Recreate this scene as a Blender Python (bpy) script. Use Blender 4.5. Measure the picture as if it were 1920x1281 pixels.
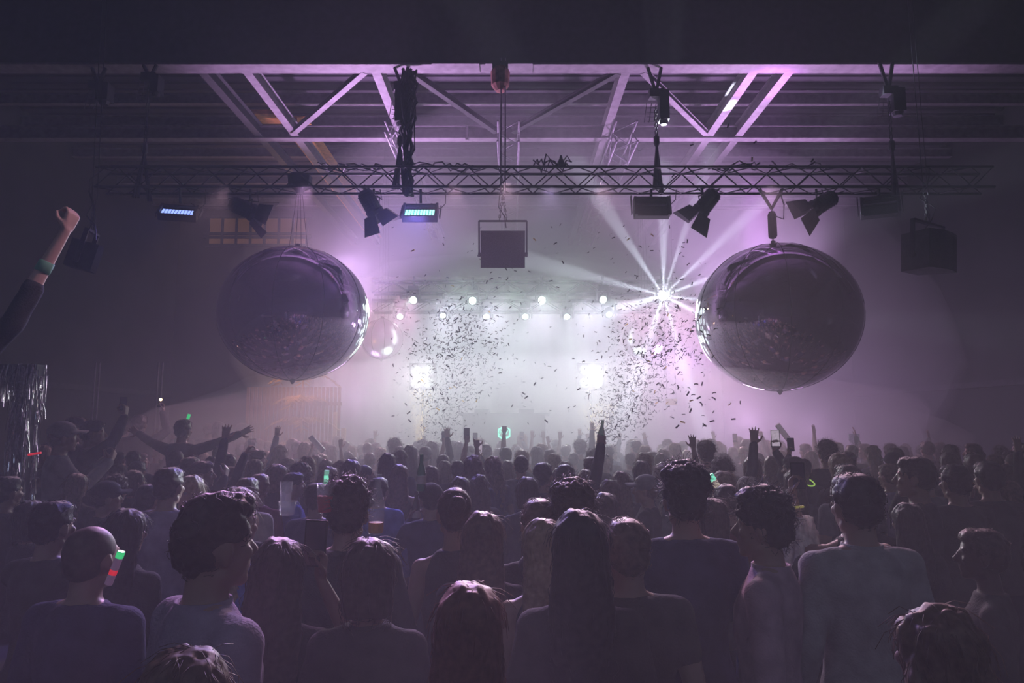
import bpy, bmesh, math, random
import numpy as np
from mathutils import Vector, Matrix, Euler, noise

R = math.radians
sc = bpy.context.scene
for o in list(bpy.data.objects):
    bpy.data.objects.remove(o)
col = sc.collection
rng = random.Random(7)

# ------------------------------------------------------------------ camera
PITCH = R(6.7)
CAM = Vector((0.0, 0.0, 2.0))
cd = bpy.data.cameras.new('camera')
cd.sensor_width = 36.0
cd.lens = 24.0
cd.clip_start = 0.05
cd.clip_end = 200
cam = bpy.data.objects.new('camera', cd)
cam.location = CAM
cam.rotation_euler = (R(90) + PITCH, 0, 0)
col.objects.link(cam)
sc.camera = cam
sc.view_settings.view_transform = 'Standard'
sc.view_settings.look = 'None'
sc.view_settings.gamma = 1.0
sc.view_settings.use_curve_mapping = False
sc.view_settings.exposure = 0.0
cy = sc.cycles
cy.max_bounces = 5
cy.diffuse_bounces = 1
cy.glossy_bounces = 2
cy.transmission_bounces = 4
cy.transparent_max_bounces = 12
cy.volume_bounces = 1
cy.caustics_reflective = False
cy.caustics_refractive = False
cy.use_denoising = True
cy.use_adaptive_sampling = True
cy.adaptive_threshold = 0.035
cy.sample_clamp_indirect = 3.0

# ------------------------------------------------------------------ world: dim bluish room ambience
w = bpy.data.worlds.new('world')
sc.world = w
w.use_nodes = True
w.node_tree.nodes['Background'].inputs[0].default_value = (0.66, 0.64, 1.0, 1)
w.node_tree.nodes['Background'].inputs[1].default_value = AMBIENT = 0.05

HAZE_DENSITY = 0.009
HAZE_G = 0.2


def ray(px, py):
    u = (px - 960) / 1280.0
    v = (640.5 - py) / 1280.0
    c, s = math.cos(PITCH), math.sin(PITCH)
    return Vector((u, c - s * v, s + c * v))


def at(px, py, Y):
    """the point at distance Y down the hall seen at a pixel of the 1920x1281 frame"""
    d = ray(px, py)
    return CAM + d * (Y / d.y)


def atz(px, py, z):
    d = ray(px, py)
    return CAM + d * ((z - CAM.z) / d.z)


# stage lights: (pixel x, pixel y, distance, power, colour, cone, blend, aim point, size)
MINT = (0.74, 1.0, 0.84)
CREAM = (0.88, 1.0, 0.88)
WHITE = (0.95, 0.92, 1.0)
LAV = (0.76, 0.56, 1.0)
LAVP = (0.84, 0.50, 1.0)
PURPLE = (0.75, 0.22, 1.0)
PINK = (1.0, 0.48, 0.76)
ROSE = (1.0, 0.60, 0.80)
BLUE = (0.25, 0.22, 1.0)
WARM = (1.0, 0.55, 0.28)


def spot(name, loc, aim, power, colour, cone=60, blend=0.5, size=0.08, parent=None):
    l = bpy.data.lights.new(name, 'SPOT')
    l.energy = power
    l.color = colour
    l.spot_size = R(cone)
    l.spot_blend = blend
    l.shadow_soft_size = size
    o = bpy.data.objects.new(name, l)
    d = Vector(aim) - Vector(loc)
    o.rotation_euler = d.to_track_quat('-Z', 'Y').to_euler()
    o.location = loc
    col.objects.link(o)
    if parent is not None:
        o.parent = parent
        o.matrix_parent_inverse = parent.matrix_basis.inverted()
    return o


def bulb(name, loc, power, colour, size=0.1):
    l = bpy.data.lights.new(name, 'POINT')
    l.energy = power
    l.color = colour
    l.shadow_soft_size = size
    o = bpy.data.objects.new(name, l)
    o.location = loc
    col.objects.link(o)
    return o


# large lights of the stage, with added fill and rim lamps
def stage_lights():
    # two blinder banks that burn out the middle of the haze and rim the heads
    for px, ax in ((792, -1.2), (1108, 1.6)):
        spot('blinder_light', at(px, 706, 16.15), (ax, 4.0, 0.9), 760, (0.90, 0.95, 0.93), 80, 1.0, 0.25)
    # mint bulbs without fixtures, added to fill the haze at mid stage
    for px, py, pw in ((740, 690, 22), (800, 770, 26), (850, 640, 20), (900, 740, 30), (960, 620, 24), (960, 690, 30), (1020, 740, 30), (1070, 640, 24), (1120, 770, 30), (1190, 690, 24), (960, 790, 30), (960, 560, 40), (860, 535, 34), (1060, 535, 34)):
        bulb('haze_fill_light', at(px, py, 16.6), pw * 0.85, MINT, 0.4)
    # lavender bulbs added to brighten the haze at both ends of the stage
    for px, py, Y, pw in ((1400, 790, 16.4, 160), (1270, 690, 17.0, 120), (1520, 800, 16.0, 60), (670, 745, 17.0, 40), (530, 780, 16.4, 6)):
        bulb('haze_edge_fill_light', at(px, py, Y), pw * 1.35, LAVP, 0.4)
    # washes from the stage truss on to the heads of the crowd
    for k in range(8):
        px = 690 + 80 * k
        p = at(px, 575, 15.6)
        spot('unseen_wash_light', p, ((-5.5 + 1.6 * k) * 0.9, 6.5, 0.6), 1200, PINK if k in (0, 1, 6, 7) else (0.88, 0.84, 1.0), 36, 0.6, 0.4)
    # pink and violet rim spots added at truss height, no fixtures, for near heads
    for x, c, pw, ax, ay, cone in ((-4.6, ROSE, 700, -2.9, 5.2, 26), (-3.3, (0.95, 0.5, 1.0), 3400, -0.75, 1.95, 11), (-0.9, ROSE, 1300, -0.6, 3.4, 20), (-0.1, ROSE, 1500, 0.15, 2.1, 16), (1.4, ROSE, 1500, 0.85, 2.8, 19), (4.1, ROSE, 1500, 1.35, 2.8, 17), (0.6, LAV, 900, 0.3, 5.5, 34)):
        spot('added_rim_light', (x, 10.55, 5.75), (ax, ay, 1.45), pw * 0.8, c, cone, 0.6, 0.08)
    # spot added out of view on the right to light the raised arm
    spot('arm_fill_light', (4.5, 4.2, 8.3), (-2.45, 3.45, 2.8), 1500, ROSE, 9, 0.7, 0.08)
    # violet washes added behind the mirror balls to tint the roof haze
    for px, aimx in ((585, -3.0), (630, -0.8), (1400, 2.4), (1460, 5.4)):
        spot('unseen_wash_light', at(px, 610, 13.6), (aimx, 12.3, 8.6), 2200, LAVP, 80, 0.8, 0.2)
    # purple beam rising on the right
    spot('beam_light', at(1405, 660, 14.6), at(1445, 90, 11.3), 9000, PURPLE, 15, 0.9, 0.1)
    # warm work light at the back left under the roof
    bulb('work_light', (-6.0, 18.5, 6.6), 70, WARM, 0.15)
    # unseen cold fill spots added behind the camera to lift the blacks
    for x in (-8, -4, 0, 4, 8):
        spot('rear_fill_light', (x, -6.0, 8.6), (x * 0.55, 2.4, 0.6), 150, (0.54, 0.68, 1.0), 50, 0.8, 0.05)
stage_lights()


# ------------------------------------------------------------------ materials
MATS = {}
def mat(name, color, rough=0.8, metal=0.0, spec=0.2, var=0.25, scale=8.0, emit=None, emit_strength=0.0, bump=0.0, bscale=60.0, alpha=1.0):
    if name in MATS:
        return MATS[name]
    m = bpy.data.materials.new(name)
    m.use_nodes = True
    nt = m.node_tree
    b = nt.nodes['Principled BSDF']
    b.inputs['Roughness'].default_value = rough
    b.inputs['Metallic'].default_value = metal
    b.inputs['Specular IOR Level'].default_value = spec
    b.inputs['Alpha'].default_value = alpha
    tc = nt.nodes.new('ShaderNodeTexCoord')
    n = nt.nodes.new('ShaderNodeTexNoise')
    n.inputs['Scale'].default_value = scale
    n.inputs['Detail'].default_value = 4
    nt.links.new(tc.outputs['Object'], n.inputs['Vector'])
    cr = nt.nodes.new('ShaderNodeValToRGB')
    c = Vector(color)
    cr.color_ramp.elements[0].position = 0.3
    cr.color_ramp.elements[1].position = 0.7
    cr.color_ramp.elements[0].color = (*(c * (1 - var)), 1)
    cr.color_ramp.elements[1].color = (*[min(1, x) for x in c * (1 + var)], 1)
    nt.links.new(n.outputs['Fac'], cr.inputs['Fac'])
    nt.links.new(cr.outputs['Color'], b.inputs['Base Color'])
    if bump:
        n2 = nt.nodes.new('ShaderNodeTexNoise')
        n2.inputs['Scale'].default_value = bscale
        nt.links.new(tc.outputs['Object'], n2.inputs['Vector'])
        bp = nt.nodes.new('ShaderNodeBump')
        bp.inputs['Strength'].default_value = bump
        bp.inputs['Distance'].default_value = 0.02
        nt.links.new(n2.outputs['Fac'], bp.inputs['Height'])
        nt.links.new(bp.outputs['Normal'], b.inputs['Normal'])
    if emit:
        b.inputs['Emission Color'].default_value = (*emit, 1)
        b.inputs['Emission Strength'].default_value = emit_strength
    MATS[name] = m
    return m


BLACK_METAL = mat('black_metal', (0.035, 0.034, 0.045), 0.5, 0.0, 0.3)
BLACK_PAINT = mat('black_paint', (0.055, 0.055, 0.062), 0.8, 0.0, 0.1)
ALU = mat('dull_aluminium', (0.16, 0.15, 0.18), 0.45, 0.6, 0.4)
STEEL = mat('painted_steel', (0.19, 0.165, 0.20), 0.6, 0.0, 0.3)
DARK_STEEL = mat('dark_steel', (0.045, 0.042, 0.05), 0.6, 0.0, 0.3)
WALL = mat('black_wall', (0.045, 0.045, 0.05), 0.9, 0, 0.05, 0.2, 1.0)
CEIL = mat('dark_roof_sheet', (0.075, 0.065, 0.085), 0.8, 0, 0.1, 0.2, 2.0)
FLOORM = mat('dark_floor', (0.05, 0.05, 0.055), 0.6, 0, 0.2, 0.3, 1.5)


def translucent(m, amount):
    """let light from behind show through a thin material"""
    nt = m.node_tree
    b = nt.nodes['Principled BSDF']
    src = b.inputs['Base Color'].links[0].from_socket
    tr = nt.nodes.new('ShaderNodeBsdfTranslucent')
    mx = nt.nodes.new('ShaderNodeMixShader')
    mx.inputs[0].default_value = amount
    nt.links.new(src, tr.inputs['Color'])
    nt.links.new(b.outputs[0], mx.inputs[1])
    nt.links.new(tr.outputs[0], mx.inputs[2])
    nt.links.new(mx.outputs[0], nt.nodes['Material Output'].inputs['Surface'])
    return m


# ------------------------------------------------------------------ mesh helpers
class MB:
    def __init__(self):
        self.v = []
        self.f = []

    def add(self, vs, fs):
        b = len(self.v)
        self.v.extend([tuple(x) for x in vs])
        self.f.extend([tuple(i + b for i in f) for f in fs])
        return self

    def box(self, c, s, rot=None, taper=None):
        c = Vector(c)
        hs = Vector(s) / 2
        vs = []
        for z in (-1, 1):
            for x, y in ((-1, -1), (1, -1), (1, 1), (-1, 1)):
                p = Vector((x * hs.x, y * hs.y, z * hs.z))
                if taper and z < 0:
                    p.x *= taper[0]
                    p.y *= taper[1]
                if rot is not None:
                    p = rot @ p
                vs.append(c + p)
        return self.add(vs, [(3, 2, 1, 0), (4, 5, 6, 7), (0, 1, 5, 4), (1, 2, 6, 5), (2, 3, 7, 6), (3, 0, 4, 7)])

    def tube(self, p0, p1, r0, r1=None, n=8, caps=True):
        p0, p1 = Vector(p0), Vector(p1)
        r1 = r0 if r1 is None else r1
        d = (p1 - p0)
        if d.length < 1e-7:
            return self
        q = d.to_track_quat('Z', 'Y')
        vs = []
        for p, r in ((p0, r0), (p1, r1)):
            for i in range(n):
                a = 2 * math.pi * i / n
                vs.append(p + q @ Vector((r * math.cos(a), r * math.sin(a), 0)))
        fs = [(i, (i + 1) % n, n + (i + 1) % n, n + i) for i in range(n)]
        if caps:
            fs += [tuple(range(n - 1, -1, -1)), tuple(range(n, 2 * n))]
        return self.add(vs, fs)

    def path(self, pts, r, n=6):
        pts = [Vector(p) for p in pts]
        rs = r if isinstance(r, (list, tuple)) else [r] * len(pts)
        vs, fs = [], []
        for k, p in enumerate(pts):
            d = (pts[min(k + 1, len(pts) - 1)] - pts[max(k - 1, 0)])
            q = d.to_track_quat('Z', 'Y')
            for i in range(n):
                a = 2 * math.pi * i / n
                vs.append(p + q @ Vector((rs[k] * math.cos(a), rs[k] * math.sin(a), 0)))
        for k in range(len(pts) - 1):
            for i in range(n):
                fs.append((k * n + i, k * n + (i + 1) % n, (k + 1) * n + (i + 1) % n, (k + 1) * n + i))
        fs += [tuple(range(n - 1, -1, -1)), tuple(range((len(pts) - 1) * n, len(pts) * n))]
        return self.add(vs, fs)

    def lathe(self, c, prof, n=16, rot=None):
        """prof: list of (radius, height)"""
        c = Vector(c)
        vs, fs = [], []
        for r, h in prof:
            for i in range(n):
                a = 2 * math.pi * i / n
                p = Vector((r * math.cos(a), r * math.sin(a), h))
                if rot is not None:
                    p = rot @ p
                vs.append(c + p)
        m = len(prof)
        for k in range(m - 1):
            for i in range(n):
                fs.append((k * n + i, k * n + (i + 1) % n, (k + 1) * n + (i + 1) % n, (k + 1) * n + i))
        fs += [tuple(range(n - 1, -1, -1)), tuple(range((m - 1) * n, m * n))]
        return self.add(vs, fs)

    def ball(self, c, r, nu=14, nv=9, rot=None):
        c = Vector(c)
        r = Vector(r) if not isinstance(r, (int, float)) else Vector((r, r, r))
        vs, fs = [], []
        top = Vector((0, 0, r.z))
        vs.append(c + (rot @ top if rot is not None else top))
        for j in range(1, nv):
            t = math.pi * j / nv
            for i in range(nu):
                a = 2 * math.pi * i / nu
                p = Vector((r.x * math.sin(t) * math.cos(a), r.y * math.sin(t) * math.sin(a), r.z * math.cos(t)))
                vs.append(c + (rot @ p if rot is not None else p))
        bt = Vector((0, 0, -r.z))
        vs.append(c + (rot @ bt if rot is not None else bt))
        for i in range(nu):
            fs.append((0, 1 + i, 1 + (i + 1) % nu))
        for j in range(nv - 2):
            for i in range(nu):
                a, b = 1 + j * nu + i, 1 + j * nu + (i + 1) % nu
                fs.append((a, a + nu, b + nu, b))
        last = len(vs) - 1
        for i in range(nu):
            fs.append((last, last - nu + (i + 1) % nu, last - nu + i))
        return self.add(vs, fs)

    def capsule(self, p0, r0, p1, r1, n=12):
        """a cone-sphere, closed"""
        p0, p1 = Vector(p0), Vector(p1)
        d = p1 - p0
        L = d.length
        q = d.to_track_quat('Z', 'Y') if L > 1e-6 else Matrix.Identity(3).to_quaternion()
        prof = []
        for k in range(0, 4):
            a = math.pi / 2 * k / 3
            prof.append((max(r0 * math.sin(a), 1e-4), -r0 * math.cos(a)))
        for k in range(0, 4):
            a = math.pi / 2 * k / 3
            prof.append((max(r1 * math.cos(a), 1e-4), L + r1 * math.sin(a)))
        return self.lathe(p0, prof, n, q.to_matrix())

    def loft(self, secs, n=20):
        """secs: (x, y, z, rx, ry) ellipses stacked; closed"""
        vs, fs = [], []
        for (x, y, z, rx, ry) in secs:
            for i in range(n):
                a = 2 * math.pi * i / n
                vs.append((x + rx * math.cos(a), y + ry * math.sin(a), z))
        m = len(secs)
        for k in range(m - 1):
            for i in range(n):
                fs.append((k * n + i, k * n + (i + 1) % n, (k + 1) * n + (i + 1) % n, (k + 1) * n + i))
        fs += [tuple(range(n - 1, -1, -1)), tuple(range((m - 1) * n, m * n))]
        return self.add(vs, fs)

    def mesh(self, name, smooth=False):
        me = bpy.data.meshes.new(name)
        me.from_pydata(self.v, [], self.f)
        me.validate()
        if smooth:
            me.shade_smooth()
        return me

    def build(self, name, m, parent=None, smooth=False, loc=None):
        me = self.mesh(name, smooth)
        me.materials.append(m)
        return link(name, me, parent, loc)


def link(name, me, parent=None, loc=None, m=None):
    o = bpy.data.objects.new(name, me)
    col.objects.link(o)
    if parent is not None:
        o.parent = parent
    if loc is not None:
        o.location = loc
    if m is not None:
        o.material_slots[0].link = 'OBJECT'
        o.material_slots[0].material = m
    return o


def tag(o, label, cat, group=None):
    o['label'] = label
    o['category'] = cat
    if group:
        o['group'] = group
    return o


def thing(name, label, cat, loc=(0, 0, 0), rot=(0, 0, 0), group=None, scale=None):
    o = bpy.data.objects.new(name, None)
    o.empty_display_size = 0.1
    col.objects.link(o)
    o.location = loc
    o.rotation_euler = rot
    if scale is not None:
        o.scale = (scale,) * 3
    return tag(o, label, cat, group)


def struct(o):
    o['kind'] = 'structure'
    return o
# ------------------------------------------------------------------ the hall
HX, Y0, Y1, ZC = 11.5, -10.0, 23.0, 9.3
struct(MB().box((0, (Y0 + Y1) / 2, -0.1), (2 * HX + 0.6, Y1 - Y0, 0.2)).build('floor', FLOORM))
wl = struct(MB().box((-HX - 0.15, (Y0 + Y1) / 2, ZC / 2), (0.3, Y1 - Y0, ZC)).build('wall_left', WALL))
wr = struct(MB().box((HX + 0.15, (Y0 + Y1) / 2, ZC / 2), (0.3, Y1 - Y0, ZC)).build('wall_right', WALL))
struct(MB().box((0, Y1 + 0.15, ZC / 2), (2 * HX + 0.6, 0.3, ZC)).build('wall_back', WALL))
struct(MB().box((0, Y0 - 0.15, ZC / 2), (2 * HX + 0.6, 0.3, ZC)).build('wall_rear', WALL))
# roof of trapezoidal sheet: ribs run across the hall
mb = MB()
n = int((Y1 - Y0) / 0.3)
for i in range(n):
    y = Y0 + i * 0.3
    mb.box((0, y + 0.15, ZC + 0.06), (2 * HX, 0.3, 0.12))
    mb.box((0, y + 0.06, ZC - 0.02), (2 * HX, 0.1, 0.04))
struct(mb.build('ceiling', CEIL))
# pale folded cloth added behind the stage to bounce light into the haze
vs, fs = [], []
nf = 160
for i in range(nf + 1):
    x = -6.2 + 12.8 * i / nf
    y = 21.4 + 0.09 * math.sin(i * 1.1) + 0.03 * math.sin(i * 0.37)
    vs += [(x, y, 1.16), (x, y, 6.6)]
for i in range(nf):
    fs.append((2 * i, 2 * i + 2, 2 * i + 3, 2 * i + 1))
bd_ = MB().add(vs, fs).build('bounce_backdrop', mat('bounce_cloth', (0.62, 0.60, 0.62), 0.9, 0, 0.05, 0.05, 3), None, True)
so_ = bd_.modifiers.new('s', 'SOLIDIFY')
so_.thickness = 0.01
tag(bd_, 'unseen pale folded cloth added behind the stage to bounce light into the haze', 'curtain')
# ledge along the side walls
for s, nm in ((-1, 'left'), (1, 'right')):
    struct(MB().box((s * (HX - 0.06), 10, 2.9), (0.12, 26, 0.14)).build('trim_1' if s < 0 else 'trim_2', BLACK_PAINT))

# the deep roof girder that closes off the dark front of the roof
g = thing('roof_girder', 'deep dark steel roof girder with a pale bottom flange, across the top', 'girder', (0, 11.0, 8.0))
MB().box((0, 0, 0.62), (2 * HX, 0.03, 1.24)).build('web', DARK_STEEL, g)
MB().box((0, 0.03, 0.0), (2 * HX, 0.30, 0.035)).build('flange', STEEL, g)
mb = MB()
for i in range(-9, 10):
    mb.box((i * 1.2 + 0.3, 0.08, 0.62), (0.02, 0.13, 1.2))
mb.build('stiffener', DARK_STEEL, g)['kind'] = 'stuff'
for x0 in (-1.05, -0.15):
    MB().box((x0 + 0.1, -0.02, -0.03), (0.8, 0.32, 0.02)).build('splice_plate', STEEL, g)

g2 = thing('roof_beam', 'long grey steel beam lying across the hall behind the lighting truss cables', 'beam', (0, 14.0, 8.0))
MB().box((0, 0, 0.13), (2 * HX, 0.02, 0.22)).build('web', STEEL, g2)
MB().box((0, 0, 0.0), (2 * HX, 0.2, 0.02)).build('flange', STEEL, g2)
MB().box((0, 0, 0.26), (2 * HX, 0.2, 0.02)).build('flange', STEEL, g2)
MB().box((-0.96, -0.06, 0.1), (0.06, 0.1, 0.3)).build('clamp', STEEL, g2)


def ibeam(name, p0, p1, w, h, m, label=None, cat='beam', parent=None):
    """a steel I section from p0 to p1"""
    p0, p1 = Vector(p0), Vector(p1)
    d = p1 - p0
    rot = d.to_track_quat('Y', 'Z').to_matrix()
    L = d.length
    mb = MB()
    c = (p0 + p1) / 2
    mb.box((0, 0, 0), (w * 0.12, L, h), rot)
    mb.box(rot @ Vector((0, 0, h / 2)), (w, L, h * 0.08), rot)
    mb.box(rot @ Vector((0, 0, -h / 2)), (w, L, h * 0.08), rot)
    o = mb.build(name, m, parent)
    o.location = c
    if label:
        tag(o, label, cat)
    return o


# roof joists running down the hall from the girder (pixel where they leave it)
ORANGE = mat('orange_steel', (0.85, 0.38, 0.14), 0.6, 0, 0.2)  # the warm light on the wide joist is put into this orange
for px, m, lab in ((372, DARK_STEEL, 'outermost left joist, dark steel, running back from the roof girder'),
                   (457, STEEL, 'second joist from the left, grey steel, running back from the roof girder'),
                   (702, STEEL, 'grey steel joist left of the middle cable, running back from the girder'),
                   (1176, STEEL, 'grey steel joist right of the middle cable, running back from the girder'),
                   (1418, STEEL, 'second joist from the right, grey steel, in the purple beam'),
                   (1486, STEEL, 'outermost right joist, grey steel, in the purple beam')):
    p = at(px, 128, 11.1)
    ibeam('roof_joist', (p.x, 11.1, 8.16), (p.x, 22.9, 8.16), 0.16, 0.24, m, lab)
ibeam('roof_joist', (-4.7, 14.2, 8.45), (-4.7, 22.9, 8.45), 0.42, 0.3, ORANGE, 'wide joist on the left behind the lighting truss, warm light in its colour')
q0, q1 = atz(497, 219, 8.6), atz(520, 228, 8.6)
tag(MB().box((q0.x, q0.y, 8.6), (0.6, 0.5, 0.1)).build('roof_plate', ORANGE), 'small orange plate under the roof between two left joists', 'plate')
# diagonal wind bracing lying in the roof plane
for (a, b, lab) in (((684, 132), (548, 250), 'left diagonal brace falling away from the girder'),
                    ((770, 135), (930, 246), 'diagonal brace left of the middle cable'),
                    ((1160, 134), (962, 246), 'diagonal brace right of the middle cable'),
                    ((1205, 132), (1324, 250), 'right diagonal brace behind the chain hoist')):
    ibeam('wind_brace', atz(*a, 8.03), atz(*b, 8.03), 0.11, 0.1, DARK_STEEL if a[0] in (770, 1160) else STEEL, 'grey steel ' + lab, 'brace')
# purlins under the roof sheet
for i, (y, lab) in enumerate(((12.1, 'first thin roof purlin behind the girder'), (14.2, 'roof purlin just above the grey cross beam'),
                              (15.3, 'second roof purlin past the grey cross beam'), (17.2, 'third roof purlin past the grey cross beam'),
                              (19.2, 'fourth roof purlin past the grey cross beam'), (21.2, 'last roof purlin before the stage back wall'))):
    ibeam('roof_purlin', (-HX, y, 9.0), (HX, y, 9.0), 0.12, 0.22, STEEL if i != 2 else ALU, 'grey steel ' + lab, 'purlin')


# ------------------------------------------------------------------ trusses
def truss(label, p0, p1, s, bay, m, r=0.024, rb=0.011, four=True):
    """box truss between two points; chords and braces are parts"""
    p0, p1 = Vector(p0), Vector(p1)
    d = p1 - p0
    L = d.length
    t = thing('lighting_truss', label, 'truss', p0)
    q = d.to_track_quat('X', 'Z')
    t.rotation_mode = 'QUATERNION'
    t.rotation_quaternion = q
    h = s / 2
    ch = MB().tube((0, 0, 0), (L, 0, 0), r, n=8).mesh('chord', True)
    ch.materials.append(m)
    for y in (-h, h):
        for z in (-h, h):
            link('chord', ch, t, (0, y, z))
    nb = max(1, int(round(L / bay)))
    bl = L / nb
    br = MB().tube((0, 0, 0), (0, 0, math.hypot(bl, s)), rb, n=5).mesh('brace', True)
    br.materials.append(m)
    for k in range(nb):
        up = k % 2 == 0
        for face in range(4):
            # faces: front, back (vertical), top, bottom (horizontal)
            a = Vector((k * bl, 0, 0))
            b = Vector((k * bl + bl, 0, 0))
            if face < 2:
                y = -h if face == 0 else h
                a.y = b.y = y
                a.z, b.z = (-h, h) if up else (h, -h)
            else:
                z = h if face == 2 else -h
                a.z = b.z = z
                a.y, b.y = (-h, h) if up else (h, -h)
            o = link('brace', br, t, a)
            o.rotation_mode = 'QUATERNION'
            o.rotation_quaternion = (b - a).to_track_quat('Z', 'X')
    return t


TY, TZ, TS = 11.0, 6.0, 0.34
xl, xr = at(190, 338, TY).x, at(1850, 338, TY).x
truss('black box truss across the hall carrying the lamps and both big mirror balls', (xl, TY, TZ), (xr, TY, TZ), TS, 0.36, BLACK_METAL)
# trusses running down the hall under the roof
for (a, b, c, lab) in (((731, 266), 0, 0.22, 'thin roof truss left of the middle cable, running back'),
                       ((953, 266), 0, 0.42, 'pale roof truss behind the middle cable, running back'),
                       ((1176, 266), 0, 0.42, 'pale roof truss right of the middle cable, running back')):
    p = atz(*a, 7.55)
    zc = 7.985 - c / 2
    truss(lab, (p.x, p.y, zc), (p.x, 21.2, zc), c, 0.6, ALU, 0.025, 0.012)
# ------------------------------------------------------------------ stage
SY, SZ = 14.4, 1.15
st = MB().box((0, (SY + 22.8) / 2, SZ / 2), (15.0, 22.8 - SY, SZ)).build('stage_platform', BLACK_PAINT)
tag(st, 'low black stage platform behind the crowd, lost in the haze', 'stage')
bt = thing('dj_booth', 'dj booth at mid stage with a mint neon hexagon on its front', 'booth', (at(945, 812, 16.6).x, 16.9, SZ))
MB().box((0, 0, 0.5), (2.0, 0.5, 1.0)).build('front_panel', BLACK_PAINT, bt)
MB().box((0, 0.1, 1.03), (2.2, 0.8, 0.06)).build('table_top', BLACK_METAL, bt)
NEON = mat('mint_neon', (0.3, 0.9, 0.7), 0.5, emit=(0.15, 1.0, 0.72), emit_strength=5.0)
for i, (sx, lb) in enumerate(((-0.55, 0), (0.55, 0))):
    m_ = MB().box((sx, 0.1, 1.10), (0.36, 0.4, 0.1)).build('deck', BLACK_METAL, bt)
hex_pts = [Vector((0.165 * math.sin(k * math.pi / 3), 0, 0.165 * math.cos(k * math.pi / 3))) for k in range(7)]
nl = MB()
nl.path(hex_pts, 0.008, 6)
nl.path([p * 0.86 for p in hex_pts], 0.005, 6)
nl.path([(-0.10, 0, -0.05), (-0.085, 0, 0.075), (-0.035, 0, -0.03), (-0.02, 0, 0.08)], 0.007, 6)
nl.path([(0.02 + 0.07 * math.cos(a) * (1 - a / 16), 0, 0.015 + 0.075 * math.sin(a) * (1 - a / 16)) for a in [k * 0.5 for k in range(18)]], 0.007, 6)
nl.path([(-0.05, 0, -0.11), (0.0, 0, -0.085), (0.08, 0, -0.10)], 0.006, 6)
pl = at(945, 812, 16.635)
lo = nl.build('neon_sign', NEON, None, loc=pl)
tag(lo, 'small mint green neon sign: a hexagon with looping lines, above the crowd', 'neon sign')

# stage rear truss with moving heads
truss('black box truss over the stage carrying the round white lamps', at(700, 540, 17.2), (at(1270, 540, 17.2).x, 17.2, at(700, 540, 17.2).z), 0.3, 0.5, BLACK_METAL)
truss('lower black truss over the stage with the second row of lamps', at(700, 575, 17.4), (at(1270, 575, 17.4).x, 17.4, at(700, 575, 17.4).z), 0.3, 0.5, BLACK_METAL)
LENS = mat('white_lens', (0.8, 0.9, 0.85), 0.3, emit=(0.80, 1.0, 0.90), emit_strength=3.0)
BLINDLENS = mat('blinder_lens', (0.05, 0.05, 0.05), 0.4, emit=(0.85, 1.0, 0.9), emit_strength=0.4)
STARLENS = mat('bright_lens', (0.8, 0.9, 0.95), 0.3, emit=(0.85, 1.0, 0.98), emit_strength=14.0)


def moving_head(px, py, Y, label, aim, lens=LENS, rl=0.095, group=None, lamp=None):
    p = at(px, py, Y)
    t = thing('moving_head_lamp', label, 'stage lamp', p, group=group)
    d = (Vector(aim) - p).normalized()
    rot = d.to_track_quat('Z', 'Y').to_matrix()
    MB().box((0, 0.0, 0.30), (0.26, 0.24, 0.10)).build('base', BLACK_METAL, t)
    MB().tube((0, 0.06, 0.34), (0, 0.06, 0.62), 0.03).build('hook_clamp', BLACK_METAL, t)
    for s in (-1, 1):
        MB().box((s * 0.16, 0, 0.12), (0.035, 0.12, 0.30)).build('yoke_arm', BLACK_METAL, t)
    MB().lathe((0, 0, 0), [(0.06, -0.26), (0.11, -0.2), (0.125, -0.05), (0.12, -0.005)], 14, rot).build('head', BLACK_METAL, t, True)
    MB().lathe((0, 0, 0), [(rl, -0.004), (rl, 0.004), (rl * 0.6, 0.016)], 14, rot).build('lens', lens, t, True)
    if lamp:
        power, colour, cone = lamp
        spot('stage_beam', p + d * 0.05, aim, power, colour, cone, 0.85, 0.06, t)
    return t


top_lab = ['first', 'second', 'third', 'fourth']
for i, (px, py, ax) in enumerate(((775, 563, -5), (886, 564, -1.2), (1016, 563, 1.2), (1131, 562, 5))):
    moving_head(px, py, 17.0, 'round white stage lamp, %s from the left in the upper row over the stage' % top_lab[i], (ax, 5.0, 1.0 if i in (0, 3) else 2.4),
                group='stage lamps in the upper row', lamp=(220, MINT, 26))
low_lab = ['first', 'second', 'third', 'fourth', 'fifth', 'sixth']
for i, (px, py) in enumerate(((750, 594), (830, 592), (912, 594), (985, 594), (1063, 594), (1142, 590))):
    moving_head(px, py, 17.2, 'round white stage lamp, %s from the left in the lower row over the stage' % low_lab[i], (at(px, 594, 17).x * 0.9, 12.5, 0.6),
                group='stage lamps in the lower row', lamp=(120, MINT, 20), rl=0.08)
# the star: one fixture throwing many thin beams
sp_ = at(1243, 555, 15.0)
spot('star_light', sp_ + Vector((0, -0.1, 0)), (1.0, 3.5, 1.2), 350, (0.85, 0.95, 1.0), 70, 1.0, 0.08)
star = moving_head(1243, 555, 15.0, 'dazzling star-shaped lamp beside the right mirror ball, throwing thin rays', (1.2, 2, 2.0), lens=STARLENS, rl=0.10)
for k in range(11):
    a = k * 2 * math.pi / 11 + 0.2
    spot('ray_light', sp_ + Vector((0.0, -0.04, 0)), sp_ + Vector((1.3 * math.cos(a), -2.2 + 0.6 * (k % 3), 1.3 * math.sin(a))), 8000, (0.80, 0.88, 1.0), 6, 0.4, 0.02, star)
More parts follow.
